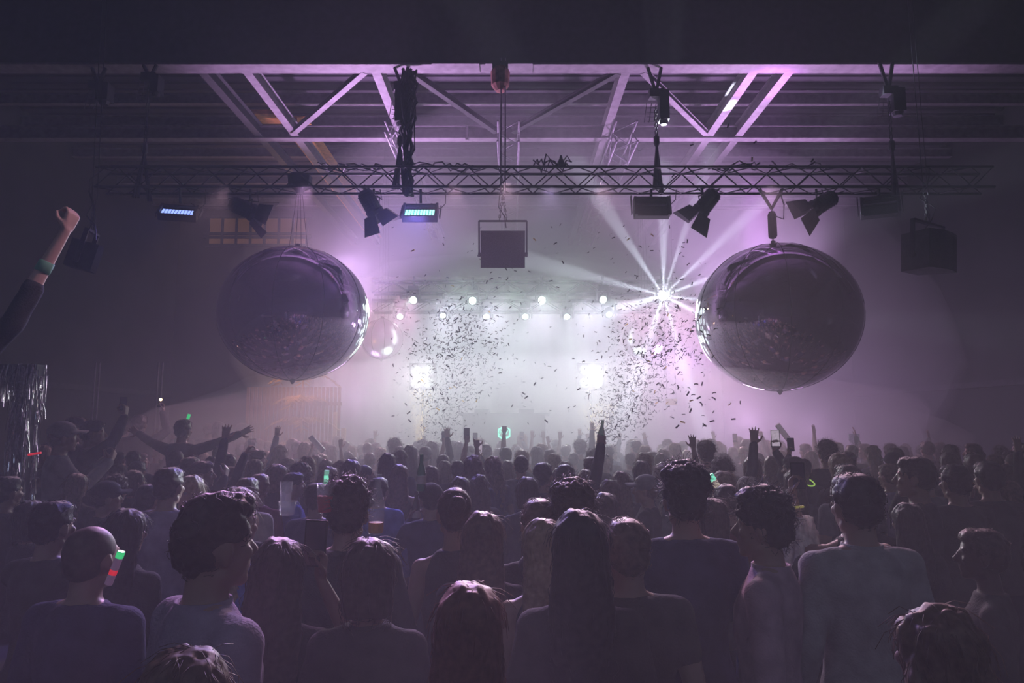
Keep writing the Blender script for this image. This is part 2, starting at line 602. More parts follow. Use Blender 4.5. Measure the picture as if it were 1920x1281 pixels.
# blinder banks behind the confetti
for s, px in (('left', 792), ('right', 1108)):
    p = at(px, 706, 16.5)
    b = thing('blinder_bank', 'burning white blinder bank at the %s of the stage behind the confetti' % s, 'stage lamp', p)
    MB().box((0, 0.1, 0), (0.66, 0.14, 0.66)).build('housing', BLACK_METAL, b)
    for i in (-1, 1):
        for j in (-1, 1):
            MB().lathe((i * 0.16, 0.02, j * 0.16), [(0.13, 0), (0.13, 0.02), (0.08, 0.03)], 14, Matrix.Rotation(R(90), 3, 'X')).build('lens', BLINDLENS, b, True)
    MB().tube((0, 0.12, -0.33), (0, 0.12, -(p.z - SZ)), 0.03).build('stand_pole', BLACK_METAL, b)
    MB().box((0, 0.12, -(p.z - SZ) + 0.02), (0.7, 0.7, 0.04)).build('base_plate', BLACK_METAL, b)

# slatted timber screen and palm on the left of the stage, warm lamp behind
WOOD = mat('brown_timber', (0.30, 0.17, 0.10), 0.7, 0, 0.15, 0.3, 3)
POSTM = mat('pale_timber', (0.60, 0.42, 0.26), 0.7, 0, 0.15, 0.2, 3)
pa, pb = at(462, 740, 15.4), at(640, 740, 15.4)
scn = thing('slatted_screen', 'brown slatted timber screen left of the stage, lit warm', 'screen', (pa.x, 15.4, 0))
W_ = pb.x - pa.x
nsl = 24
sl = MB().box((0, 0, 0), (W_ / nsl * 0.72, 0.04, 2.75)).mesh('slat')
sl.materials.append(WOOD)
for k in range(nsl):
    link('slat', sl, scn, (W_ * (k + 0.5) / nsl, 0, 1.4))
MB().box((W_ / 2, 0.05, 0.6), (W_, 0.05, 0.08)).build('rail', WOOD, scn)
MB().box((W_ / 2, 0.05, 2.4), (W_, 0.05, 0.08)).build('rail', WOOD, scn)
for (px, py, lab) in ((629, 773, 'taller pale timber post at the end of the slatted screen'), (636, 803, 'shorter pale timber post at the end of the slatted screen')):
    p = at(px, py, 15.2)
    x = p.x + (0.1 if py > 800 else 0)
    tag(MB().box((x, 15.2, p.z / 2), (0.09 if py > 800 else 0.07, 0.1, p.z)).build('timber_post', POSTM), lab, 'post')
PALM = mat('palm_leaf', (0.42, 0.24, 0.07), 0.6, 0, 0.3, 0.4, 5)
pp = at(566, 800, 14.9)
palm = thing('potted_palm', 'orange lit palm plant in front of the slatted screen', 'palm', (pp.x, 14.9, 0))
MB().lathe((0, 0, 0), [(0.2, 0), (0.26, 0.4), (0.28, 0.42)], 14).build('pot', BLACK_PAINT, palm)
MB().path([(0, 0, 0.4), (0.03, 0, 1.2), (-0.04, 0, 2.1), (0.0, 0, 3.0)], [0.05, 0.045, 0.04, 0.025], 7).build('trunk', WOOD, palm)
pr = random.Random(5)
for k in range(26):
    z0 = (1.55, 2.05, 2.5, 3.0)[k % 4]
    a = pr.uniform(0, 6.28)
    L = pr.uniform(0.5, 0.85)
    mb = MB()
    pts = [Vector((math.cos(a) * L * s_, math.sin(a) * L * s_, z0 + 0.35 * s_ - 0.75 * s_ * s_ * L)) for s_ in (0, 0.25, 0.5, 0.75, 1.0)]
    mb.path(pts, 0.006, 4)
    for i in range(1, 5):
        for s_ in (-1, 1):
            for f_ in (0, 0.5):
                q = pts[i - 1].lerp(pts[i], f_)
                side = Vector((-math.sin(a), math.cos(a), 0)) * s_
                tip = q + side * 0.18 + Vector((math.cos(a), math.sin(a), 0)) * 0.12 + Vector((0, 0, -0.1))
                mb.add([q, q + (tip - q) * 0.5 + Vector((0, 0, 0.02)), tip, q + (tip - q) * 0.5 - Vector((0, 0, 0.02)) + Vector((0.02, 0, 0))], [(0, 1, 2, 3)])
    mb.build('frond', PALM, palm)
bulb('warm_light', at(552, 700, 14.3) + Vector((0, 0, 0)), 30, WARM, 0.1)
p = at(552, 700, 14.3)
# poster on the right
p = at(1259, 754, 15.0)
sg = thing('hanging_board', 'small pale board hanging in the haze under the right mirror ball', 'board', p)
MB().box((0, 0, 0), (0.24, 0.02, 0.14)).build('board', mat('pale_board', (0.75, 0.62, 0.40), 0.8), sg)
for s in (-0.1, 0.1):
    MB().tube((s, 0, 0.07), (s, 0, 9.28 - p.z), 0.003, n=4).build('wire', DARK_STEEL, sg)

# gallery windows high at the back left, behind the lamps
AMBER = mat('amber_glass', (0.45, 0.27, 0.12), 0.3, 0, 0.3, 0.25, 1.2, emit=(1.0, 0.5, 0.25), emit_strength=0.03)
a_, b_ = at(385, 402, 22.6), at(570, 456, 22.6)
gl = thing('gallery_window', 'amber lit window band high on the back wall at the left', 'window', ((a_.x + b_.x) / 2, 22.93, (a_.z + b_.z) / 2))
gw, gh = b_.x - a_.x, a_.z - b_.z
pn = MB().box((0, 0, 0), (gw / 7 * 0.9, 0.03, gh * 0.9)).mesh('pane')
pn.materials.append(AMBER)
for k in range(7):
    link('pane', pn, gl, (-gw / 2 + gw * (k + 0.5) / 7, 0, 0))
for k in range(8):
    MB().box((-gw / 2 + gw * k / 7, -0.03, 0), (0.07, 0.1, gh)).build('mullion', DARK_STEEL, gl)
for k in (-0.5, -0.22, -0.1, 0.5):
    MB().box((0, -0.06, gh * k), (gw + 0.3, 0.08, 0.09)).build('rail', DARK_STEEL, gl)

# ------------------------------------------------------------------ things hung from the roof and truss
STROBE_BLUE = mat('blue_led', (0.2, 0.2, 0.8), 0.4, emit=(0.30, 0.42, 1.0), emit_strength=1.6)
STROBE_MINT = mat('mint_led', (0.3, 0.8, 0.8), 0.4, emit=(0.28, 1.0, 0.85), emit_strength=2.2)


def strobe(px, py, label, led, tilt=-38, yaw=0.0, wd=0.58):
    p = at(px, py, TY - 0.05)
    t = thing('strobe_panel', label, 'stage lamp', p, (R(tilt), 0, R(yaw)))
    hd = MB().box((0, 0.05, 0), (wd, 0.12, 0.34)).build('housing', BLACK_METAL, t)
    for s in (-1, 1):
        MB().box((s * (wd / 2 - 0.02), -0.03, 0), (0.04, 0.06, 0.34)).build('side_rail', BLACK_METAL, t)
        MB().box((s * (wd / 2 + 0.035), 0.05, 0.06), (0.015, 0.06, 0.34)).build('yoke_arm', BLACK_METAL, t)
    MB().box((0, -0.02, 0.145), (wd, 0.05, 0.05)).build('top_rail', BLACK_METAL, t)
    if led is not None:
        mb = MB()
        for i in range(10):
            for j in range(5):
                mb.box((-wd * 0.42 + wd * 0.84 * (i + 0.5) / 10, -0.012, -0.15 + 0.034 * j + 0.017), (wd * 0.062, 0.01, 0.024))
        o = mb.build('led_cell', led, t)
        o['kind'] = 'stuff'
    else:
        MB().tube((-wd * 0.42, -0.02, 0.03), (wd * 0.42, -0.02, 0.03), 0.018).build('lamp_tube', ALU, t)
    # hook clamp up to the truss, kept vertical
    inv = Euler((R(tilt), 0, R(yaw))).to_matrix().inverted()
    top = Vector((0, 0, TZ - TS / 2 - p.z))
    MB().tube(inv @ Vector((0, 0.04, 0.15)), inv @ top, 0.022).build('hook_clamp', BLACK_METAL, t)
    mb = MB()
    mb.path([inv @ Vector((wd * 0.3, 0.05, 0.15)), inv @ Vector((wd * 0.55, 0.05, 0.05)), inv @ Vector((wd * 0.7, 0.05, 0.14)), inv @ Vector((wd * 0.72, 0.02, top.z))], 0.008, 5)
    mb.build('cable', BLACK_METAL, t)
    if led is not None:
        spot('strobe_light', p + Vector((0, -0.15, -0.1)), (p.x * (0.75 if px > 500 else 0.9), 3.0, 1.3), 1800 if px > 500 else 90, (0.30, 0.24, 1.0), 40, 0.8, 0.12, t)
    return t


strobe(335, 396, 'blue lit led strobe panel hung from the far left of the truss', STROBE_BLUE, -52, 14)
strobe(788, 396, 'mint lit led strobe panel hung from the truss right of the left ball', STROBE_MINT, -42, 0)
strobe(1222, 388, 'unlit dark strobe panel hung from the truss, left of the barn door lamp', None, -12, 0)
strobe(1650, 386, 'unlit dark strobe panel hung at the far right end of the truss', None, -15, -25)


def fresnel(px, py, label, aim, blades=(1, 1, 1, 1), roll=0):
    p = at(px, py, TY)
    t = thing('barn_door_lamp', label, 'stage lamp', p)
    d = (Vector(aim) - p).normalized()
    q = d.to_track_quat('Z', 'Y').to_matrix() @ Matrix.Rotation(R(roll), 3, 'Z')
    bd = MB().lathe((0, 0, 0), [(0.07, -0.34), (0.12, -0.30), (0.135, -0.24), (0.135, 0.0), (0.15, 0.02), (0.15, 0.08)], 16, q).build('body', BLACK_METAL, t, False)
    mb = MB()
    for k in range(6):
        mb.lathe((0, 0, 0), [(0.142, -0.27 + k * 0.045), (0.142, -0.255 + k * 0.045)], 16, q)
    mb.build('cooling_fin', BLACK_METAL, t)
    MB().lathe((0, 0, 0), [(0.13, 0.05), (0.12, 0.07), (0.05, 0.09)], 16, q).build('lens', mat('dark_glass', (0.06, 0.06, 0.08), 0.1, 0, 0.6), t, True)
    for k in range(4):
        a = k * math.pi / 2
        rz = Matrix.Rotation(a, 3, 'Z')
        wv = 0.15 if k % 2 == 0 else 0.13
        L = 0.27 if k % 2 == 0 else 0.2
        o1, o2 = Vector((-wv, 0.15, 0.08)), Vector((wv, 0.15, 0.08))
        e1, e2 = Vector((-wv * 1.45, 0.15 + L * 0.5, 0.08 + L)), Vector((wv * 1.45, 0.15 + L * 0.5, 0.08 + L))
        vs = [q @ (rz @ x) for x in (o1, o2, e2, e1)]
        nrm = (vs[1] - vs[0]).cross(vs[3] - vs[0]).normalized() * 0.006
        vs = vs + [x + nrm for x in vs]
        MB().add(vs, [(3, 2, 1, 0), (4, 5, 6, 7), (0, 1, 5, 4), (1, 2, 6, 5), (2, 3, 7, 6), (3, 0, 4, 7)]).build('barn_door', BLACK_METAL, t)
    side = (q @ Vector((0, 0, 1))).cross(Vector((0, 0, 1))).normalized()
    top = Vector((0, 0, TZ - TS / 2 - p.z + 0.02))
    mb = MB()
    mb.path([side * 0.16, side * 0.17 + Vector((0, 0, 0.16)), Vector((0, 0, 0.22)), -side * 0.17 + Vector((0, 0, 0.16)), -side * 0.16], 0.014, 6)
    mb.build('yoke', BLACK_METAL, t)
    MB().tube((0, 0, 0.2), top, 0.02).build('hook_clamp', BLACK_METAL, t)
    mb = MB()
    mb.path([q @ Vector((0, 0, -0.33)), q @ Vector((0, 0, -0.42)) + Vector((0.06, 0, 0.02)), Vector((0.14, 0, 0.16)), Vector((0.1, 0.02, top.z))], 0.009, 5)
    mb.build('cable', BLACK_METAL, t)
    return t


fresnel(468, 396, 'black barn door lamp hung above the left mirror ball', (0.5, 14.0, 3.6))
fresnel(700, 392, 'black barn door lamp hung left of the mint strobe panel', (-0.2, 13.2, 1.6))
fresnel(1318, 390, 'black barn door lamp hung between unlit strobe and right ball', (0.2, 13.2, 1.6), roll=20)
fresnel(1532, 388, 'black barn door lamp hung above the right mirror ball', (0.5, 13.0, 2.8), roll=35)


def chain(mb, p0, p1, link_len=0.05, r=0.006):
    p0, p1 = Vector(p0), Vector(p1)
    n = max(2, int((p1 - p0).length / link_len))
    d = (p1 - p0) / n
    for k in range(n):
        a = p0 + d * k
        s = Vector((r * 2.2, 0, 0)) if k % 2 else Vector((0, r * 2.2, 0))
        mb.tube(a + s, a + d * 1.15 + s, r, n=4)
        mb.tube(a - s, a + d * 1.15 - s, r, n=4)
    return mb


def speaker(px, py, Y, label, yaw, pitch, wd, ht, top, bow=1.0):
    p = at(px, py, Y)
    t = thing('hanging_speaker', label, 'speaker', p, (R(pitch), 0, R(yaw)))
    dp = 0.55 if wd > 0.35 else 0.36
    w2, h2 = wd / 2, ht / 2
    # cabinet: wide bowed front (-Y), narrow back
    kb = 0.62 if bow > 0 else 1.0
    prof = [(-w2, -dp * 0.40), (-w2 * 0.5, -dp * (0.40 + 0.09 * bow)), (0, -dp * (0.40 + 0.12 * bow)), (w2 * 0.5, -dp * (0.40 + 0.09 * bow)), (w2, -dp * 0.40), (w2 * kb, dp * 0.5), (-w2 * kb, dp * 0.5)]
    vs = [(x, y, z) for z in (-h2, h2) for x, y in prof]
    n = len(prof)
    fs = [tuple(range(n - 1, -1, -1)), tuple(range(n, 2 * n))] + [(i, (i + 1) % n, n + (i + 1) % n, n + i) for i in range(n)]
    MB().add(vs, fs).build('cabinet', BLACK_PAINT, t)
    gr = [(-w2 * 0.94, -dp * 0.42), (-w2 * 0.5, -dp * (0.42 + 0.085 * bow)), (0, -dp * (0.42 + 0.115 * bow)), (w2 * 0.5, -dp * (0.42 + 0.085 * bow)), (w2 * 0.94, -dp * 0.42)]
    m2 = len(gr)
    vs = [(x, y + e, z) for e in (0, 0.012) for z in (-h2 * 0.94, h2 * 0.94) for x, y in gr]
    fs = [(i, i + 1, m2 + i + 1, m2 + i) for i in range(m2 - 1)]
    fs += [(2 * m2 + m2 + i, 2 * m2 + m2 + i + 1, 2 * m2 + i + 1, 2 * m2 + i) for i in range(m2 - 1)]
    MB().add(vs, fs).build('grille', mat('speaker_grille', (0.05, 0.045, 0.06), 0.7, 0, 0.2, 0.5, 90), t)
    inv = Euler((R(pitch), 0, R(yaw))).to_matrix().inverted()
    if True:
        bz = h2 + 0.16
        MB().box((0, 0, bz), (wd * 1.10, 0.07, 0.03)).build('bracket', BLACK_METAL, t)
        for s in (-1, 1):
            MB().box((s * wd * 0.545, 0, bz / 2 - 0.06), (0.025, 0.06, bz + 0.12)).build('bracket_arm', BLACK_METAL, t)
            MB().tube((s * wd * 0.5, 0, -0.08), (s * wd * 0.57, 0, -0.08), 0.035).build('knob', BLACK_METAL, t)
    mb = MB()
    base = Vector((0, 0, bz))
    tp = inv @ Vector((0, 0, top - p.z))
    mb2 = MB()
    mid = base + inv @ Vector((0, 0, 0.45))
    chain(mb2, base + Vector((-0.06, 0, 0)), mid)
    chain(mb2, base + Vector((0.06, 0, 0)), mid)
    mb2.build('chain', DARK_STEEL, t)
    for s in (-0.035, 0.035):
        mb.tube(mid + inv @ Vector((s, 0, 0)), tp + inv @ Vector((s, 0, 0)), 0.012 if bow == 0 else 0.006, n=6)
    mb.build('steel_cable', STEEL if bow == 0 else BLACK_METAL, t)
    mb = MB()
    pr = random.Random(int(px))
    pts = [base + Vector((0.05, 0.1, -0.1))]
    for k in range(6):
        pts.append(mid + inv @ Vector((pr.uniform(-0.1, 0.14), pr.uniform(-0.03, 0.05), -0.38 + k * 0.17)))
    mb.path(pts, 0.009, 5)
    mb.build('signal_cable', BLACK_METAL, t)
    return t


speaker(943, 468, 10.72, 'dark square speaker hung on steel cables at the middle under the truss', 0, 14, 0.70, 0.58, 8.0, 0.0)
speaker(1740, 474, 10.2, 'dark speaker hung near the right wall, its pale side towards the stage', 32, 4, 0.80, 0.58, 9.0)
speaker(157, 480, 9.2, 'dark speaker hung near the left wall, edge on', -80, -14, 0.30, 0.38, 9.0)
mt = thing('cable_motor', 'rusty bag and hoist on the girder at the top of the middle cable', 'hoist', at(938, 150, 10.76))
MB().lathe((0, 0, -0.2), [(0.07, 0), (0.15, 0.1), (0.16, 0.34), (0.13, 0.4)], 12).build('chain_bag', mat('rust_canvas', (0.26, 0.13, 0.12), 0.9, 0, 0.1, 0.4, 12), mt)
MB().box((0, 0, 0.22), (0.26, 0.2, 0.12)).build('body', DARK_STEEL, mt)


def hoist(px, py, Y, label, body=(0.16, 0.2, 0.52), zbot=TZ + TS / 2, ztop=7.98, shift=0.08, big=True):
    p = at(px, py, Y)
    t = thing('chain_hoist', label, 'hoist', p)
    MB().box((shift, 0, 0), body).build('motor', BLACK_METAL, t)
    MB().lathe((shift, 0, -body[2] / 2 - 0.06), [(body[0] * 0.34, 0), (body[0] * 0.48, 0.06)], 10).build('motor_cap', BLACK_METAL, t)
    MB().box((-0.04, 0, body[2] * 0.42), (0.24, 0.16, 0.14)).build('gear_case', BLACK_METAL, t)
    mb = MB()
    for s in (-0.09, 0.07):
        mb.tube((-0.04, 0, body[2] * 0.45), (-0.04 + s * 1.4, 0, ztop - p.z), 0.03, n=6)
    mb.build('sling', BLACK_METAL, t)
    mb = MB()
    if zbot < p.z:
        chain(mb, (-0.05, 0, 0), (-0.05, 0, zbot - p.z + 0.45), 0.06, 0.009)
        mb.build('chain', DARK_STEEL, t)
        MB().lathe((-0.05, 0, zbot - p.z + 0.42), [(0.03, 0), (0.05, 0.05), (0.05, 0.16), (0.02, 0.2)], 8).build('hook_block', BLACK_METAL, t)
        mb = MB()
        for s in (-0.09, -0.05, 0.0, 0.06, 0.10):
            mb.tube((-0.05, 0, zbot - p.z + 0.42), (-0.05 + s, 0.1 * (1 if s > 0 else -1), zbot - p.z - 0.36), 0.022, n=5)
        mb.build('sling', BLACK_METAL, t)
    # wire basket of the clutch beside it
    mb = MB()
    for k in range(4):
        a = Vector((-0.2, 0, -0.02 - 0.08 * k))
        mb.tube(a, a + Vector((0.16, 0, 0)), 0.006, n=4)
    for s in (-0.2, -0.12, -0.04):
        mb.tube((s, 0, 0.06), (s - 0.05, 0, -0.28), 0.006, n=4)
    mb.build('wire_cage', ALU, t)
    return t


hoist(1235, 200, 11.0, 'black chain hoist and hook lifting the right half of the truss')
hb = hoist(757, 195, 11.0, 'black chain hoist wrapped in cable lifting the left half of the truss', body=(0.26, 0.24, 0.7), shift=0.0)
hoist(188, 175, 11.0, 'dim chain hoist at the far upper left', body=(0.2, 0.2, 0.3), zbot=99)
hoist(285, 160, 10.9, 'dim chain hoist with a red glint, second from the upper left', body=(0.14, 0.2, 0.3), zbot=TZ)
hoist(1672, 190, 10.8, 'dim chain hoist at the upper right', body=(0.2, 0.2, 0.4), zbot=TZ)
# the fat bundle of cables falling to the truss beside the left hoist
pr = random.Random(11)
bun = thing('cable_bundle', 'thick bundle of black cables falling from the girder to the truss', 'cable bundle', at(762, 320, 10.9))
top = at(762, 132, 10.9)
for k in range(16):
    pts = []
    for j in range(9):
        f = j / 8
        z = (top.z - bun.location.z) * (1 - f) - 0.42 * f
        spread = 0.17 if f < 0.55 else 0.10
        pts.append((pr.uniform(-spread, spread) * (1.0 if j % 2 else 0.8) + 0.03, pr.uniform(-0.08, 0.08), z))
    mb = MB()
    mb.path(pts, pr.uniform(0.012, 0.026), 5)
    mb.build('cable', BLACK_METAL, bun)
# loom of cable lying along the truss
for (x0, x1, lab) in ((600, 720, 'loose black cable lying on the truss left of the cable bundle'), (775, 900, 'loose black cable lying on the truss right of the cable bundle'),
                      (1000, 1070, 'knot of black cable and plugs on top of the truss'), (1330, 1420, 'loose black cable lying on the truss above the right ball'),
                      (1440, 1560, 'loose black cable lying on the truss at the right')):
    a, b = at(x0, 312, TY), at(x1, 312, TY)
    mb = MB()
    n = 9
    for s in range(3):
        pts = [Vector((a.x + (b.x - a.x) * k / n, TY - 0.17 + pr.uniform(-0.03, 0.3), TZ + TS / 2 + 0.03 + pr.uniform(-0.02, 0.09) * (2.2 if x0 == 1000 else 0.8))) for k in range(n + 1)]
        mb.path(pts, 0.014, 5)
    tag(mb.build('loose_cable', BLACK_METAL), lab, 'cable')
pk = thing('truss_clamp', 'dark peaked clamp standing on the truss right of the middle cable', 'clamp', at(1052, 310, TY - 0.17))
MB().lathe((0, 0, -0.02), [(0.06, 0), (0.06, 0.07), (0.03, 0.13), (0.015, 0.19)], 8).build('body', BLACK_METAL, pk)
MB().tube((-0.08, 0, 0), (0.08, 0, 0), 0.03).build('jaw', BLACK_METAL, pk)

# ------------------------------------------------------------------ mirror balls
BALL = mat('smoked_mirror_foil', (0.50, 0.42, 0.55), 0.04, 1.0, 0.5, 0.06, 1.5)
BALLDIM = mat('far_mirror_foil', (0.45, 0.42, 0.48), 0.3, 1.0, 0.5, 0.06, 1.5)
SEAM = mat('seam_tape', (0.02, 0.02, 0.028), 0.6, 0, 0.2)


def mirror_ball(c, rx, rz, label, seams, m, yaw=0.0, hook_z=None, hang='wire'):
    t = thing('mirror_ball', label, 'mirror ball', c, (0, 0, yaw))
    bm = bmesh.new()
    bmesh.ops.create_uvsphere(bm, u_segments=96, v_segments=64, radius=1.0)
    for v in bm.verts:
        a = math.atan2(v.co.y, v.co.x)
        h = math.hypot(v.co.x, v.co.y)
        # the gores bulge a little between the seams
        bulge = 1 + 0.004 * abs(math.sin(a * seams / 2)) * h
        v.co.x *= rx * bulge
        v.co.y *= rx * bulge
        v.co.z *= rz
    me = bpy.data.meshes.new('shell')
    bm.to_mesh(me)
    bm.free()
    me.shade_smooth()
    me.materials.append(m)
    link('shell', me, t)
    for k in range(seams):
        a = 2 * math.pi * k / seams
        pts = []
        for j in range(25):
            th = math.pi * (0.02 + 0.96 * j / 24)
            pts.append((rx * 1.001 * math.sin(th) * math.cos(a), rx * 1.001 * math.sin(th) * math.sin(a), rz * 1.001 * math.cos(th)))
        mb = MB()
        mb.path(pts, 0.006, 4)
        mb.build('seam', SEAM, t)
    MB().lathe((0, 0, rz - 0.02), [(0.10, 0), (0.10, 0.03), (0.04, 0.05), (0.04, 0.09)], 12).build('top_fitting', BLACK_METAL, t)
    MB().lathe((0, 0, -rz - 0.06), [(0.015, 0), (0.025, 0.02), (0.06, 0.07)], 10).build('bottom_valve', BLACK_METAL, t)
    if hook_z is not None:
        if hang == 'wire':
            for s in (-0.13, -0.03, 0.06, 0.16):
                MB().tube((s, 0, rz), (s * 0.25, 0, hook_z), 0.004, n=4).build('wire', DARK_STEEL, t)
            MB().lathe((0, 0, hook_z - 0.06), [(0.04, 0), (0.09, 0.06), (0.18, 0.12), (0.2, 0.3)], 8).build('sling_knot', BLACK_METAL, t)
        else:
            MB().lathe((0, 0, rz + 0.12), [(0.05, 0), (0.07, 0.03), (0.07, 0.40), (0.045, 0.45)], 10).build('swivel_motor', DARK_STEEL, t)
            mb = MB()
            chain(mb, (0, 0, rz), (0, 0, rz + 0.14))
            chain(mb, (0, 0, rz + 0.55), (0, 0, hook_z - 0.3))
            mb.build('chain', DARK_STEEL, t)
            for s in (-1, 1):
                MB().tube((0, 0, hook_z - 0.32), (s * 0.2, 0, hook_z + 0.02), 0.025, 0.03, 6).build('sling', BLACK_METAL, t)
            mb = MB()
            mb.path([(0.06, 0, rz + 0.5), (0.2, 0, rz + 0.45), (0.22, 0, rz + 0.7), (0.15, 0, hook_z)], 0.012, 5)
            mb.build('cable', BLACK_METAL, t)
    return t


bc = at(553, 588, TY)
mirror_ball(bc, 1.185, 1.09, 'huge smoky mirror ball hung at the left of the stage, blue glint', 10, BALL, 0.35, TZ - TS / 2 - bc.z, 'wire')
bc = at(1456, 595, TY)
mirror_ball(bc, 1.285, 1.20, 'huge smoky mirror ball hung at the right of the stage', 10, BALL, 0.1, TZ - TS / 2 - bc.z, 'motor')
bc = at(1207, 636, 16.9)
mirror_ball(bc, 0.52, 0.50, 'small mirror ball fading in the haze, left of the big right ball', 10, BALLDIM, 0.0, 9.0 - bc.z, 'wire')
bc = at(716, 636, 16.9)
mirror_ball(bc, 0.52, 0.50, 'small mirror ball fading in the haze, half behind the big left ball', 10, BALLDIM, 0.0, 9.0 - bc.z, 'wire')
# ------------------------------------------------------------------ people
def remesh(mb, name, voxel, smooth=2, ratio=1.0, post=None, sfac=0.5):
    me = mb.mesh(name)
    o = bpy.data.objects.new(name, me)
    col.objects.link(o)
    m = o.modifiers.new('r', 'REMESH')
    m.mode = 'VOXEL'
    m.voxel_size = voxel
    if smooth:
        s = o.modifiers.new('s', 'SMOOTH')
        s.factor = sfac
        s.iterations = smooth
    if ratio < 1:
        d = o.modifiers.new('d', 'DECIMATE')
        d.ratio = ratio
    dg = bpy.context.evaluated_depsgraph_get()
    res = bpy.data.meshes.new_from_object(o.evaluated_get(dg))
    res.name = name
    bpy.data.objects.remove(o)
    bpy.data.meshes.remove(me)
    if post:
        post(res)
    res.shade_smooth()
    if not res.materials:
        res.materials.append(None)
    return res


def hand(mb, W, d, n, kind, ts, k=1.0):
    """five separate fingers; d: along the hand, n: palm side, ts: sign of the thumb side"""
    d = d.normalized()
    b = d.cross(n).normalized()
    n = b.cross(d).normalized()
    b = b * ts
    offs = (0.030, 0.010, -0.010, -0.029)
    lens = (0.070, 0.079, 0.074, 0.057)
    curl = {'open': (0.08, 0.12, 0.1), 'relaxed': (0.45, 0.5, 0.4), 'grip': (0.75, 0.95, 0.7), 'fist': (1.45, 1.6, 1.2)}
    for i in range(4):
        base = W + d * 0.088 * k + b * offs[i] * k
        mb.capsule(W + b * offs[i] * 0.55 * k + d * 0.01, 0.017 * k, base, 0.0125 * k, 8)
        kd = kind
        if kind == 'shaka':
            kd = 'open' if i == 3 else 'fist'
        if kind == 'horn':
            kd = 'open' if i in (0, 3) else 'fist'
        if kind == 'point':
            kd = 'open' if i == 0 else 'fist'
        c = curl[kd]
        spread = (0.22, 0.06, -0.08, -0.26)[i] * (1.0 if kd == 'open' else 0.2)
        a = 0.0
        p = base
        dd = (d + b * spread).normalized()
        L = lens[i] * k
        for j, f in enumerate((0.45, 0.31, 0.27)):
            a += c[j]
            q = p + (dd * math.cos(a) + n * math.sin(a)) * L * f
            mb.capsule(p, (0.0098 - 0.0008 * j) * k, q, (0.0092 - 0.0009 * j) * k, 7)
            p = q
    t0 = W + d * 0.02 * k + b * 0.024 * k
    if kind in ('fist', 'point', 'horn'):
        t1 = t0 + (d * 0.7 + b * 0.5 + n * 0.5).normalized() * 0.05 * k
        t2 = t1 + (d * 0.4 - b * 0.75 + n * 0.5).normalized() * 0.04 * k
    elif kind == 'grip':
        t1 = t0 + (d * 0.6 + b * 0.5 + n * 0.7).normalized() * 0.05 * k
        t2 = t1 + (d * 0.7 - b * 0.1 + n * 0.6).normalized() * 0.04 * k
    else:
        t1 = t0 + (d * 0.55 + b * 0.8 + n * 0.2).normalized() * 0.05 * k
        t2 = t1 + (d * 0.85 + b * 0.4 + n * 0.2).normalized() * 0.04 * k
    mb.capsule(t0, 0.016 * k, t1, 0.012 * k, 7)
    mb.capsule(t1, 0.011 * k, t2, 0.009 * k, 7)


# arm poses: elbow, wrist, hand direction, palm normal, hand kind (right side, x > 0)
ARM = {
    'd': ((0.245, -0.03, 1.125), (0.255, 0.07, 0.885), (0.02, 0.25, -1), (-1, 0.1, 0), 'relaxed'),
    'b': ((0.255, 0.03, 1.135), (0.165, 0.27, 1.235), (-0.25, 0.8, 0.5), (-0.9, 0, 0.4), 'grip'),
    'u': ((0.33, 0.10, 1.62), (0.27, 0.15, 1.875), (-0.1, 0.15, 1), (-0.25, 1, 0), 'open'),
    'h': ((0.26, 0.08, 1.675), (0.285, 0.12, 1.93), (0.05, 0.1, 1), (-0.3, 1, 0), 'open'),
    'p': ((0.245, 0.16, 1.24), (0.085, 0.36, 1.43), (-0.35, 0.35, 0.85), (-0.5, -0.8, 0), 'grip'),
    'P': ((0.27, 0.19, 1.56), (0.15, 0.27, 1.80), (-0.1, 0.1, 1), (-0.4, -0.7, 0), 'grip'),
    'o': ((0.45, 0.04, 1.50), (0.68, 0.10, 1.60), (0.9, 0.1, 0.45), (0, 0.9, -0.3), 'open'),
    'f': ((0.25, 0.08, 1.675), (0.265, 0.13, 1.93), (0.0, 0.1, 1), (0, 1, 0), 'fist'),
    's': ((0.26, 0.09, 1.67), (0.23, 0.13, 1.925), (-0.05, 0.05, 1), (0, 1, 0), 'shaka'),
    'r': ((0.25, 0.08, 1.675), (0.265, 0.13, 1.93), (0.0, 0.1, 1), (0, 1, 0), 'horn'),
    'g': ((0.26, 0.08, 1.675), (0.30, 0.16, 1.92), (0.1, 0.5, 0.9), (-0.3, 0.6, -0.6), 'grip'),
    'q': ((0.28, 0.13, 1.36), (0.135, 0.16, 1.60), (-0.02, 0.1, 1), (-0.5, -0.7, 0), 'grip'),
    't': ((0.20, 0.16, 1.40), (0.215, 0.20, 1.66), (-0.05, 0.1, 1), (-0.5, -0.7, 0), 'grip'),
    'k': ((0.36, 0.14, 1.42), (0.20, 0.22, 1.62), (-0.5, 0.1, 0.8), (-0.5, -0.6, 0.2), 'relaxed'),
    'w': ((0.42, 0.02, 1.52), (0.62, -0.03, 1.49), (0.95, -0.15, -0.2), (0, 0.7, -0.7), 'relaxed'),
}
PROTO = {}
HC = Vector((0, 0.012, 1.635))


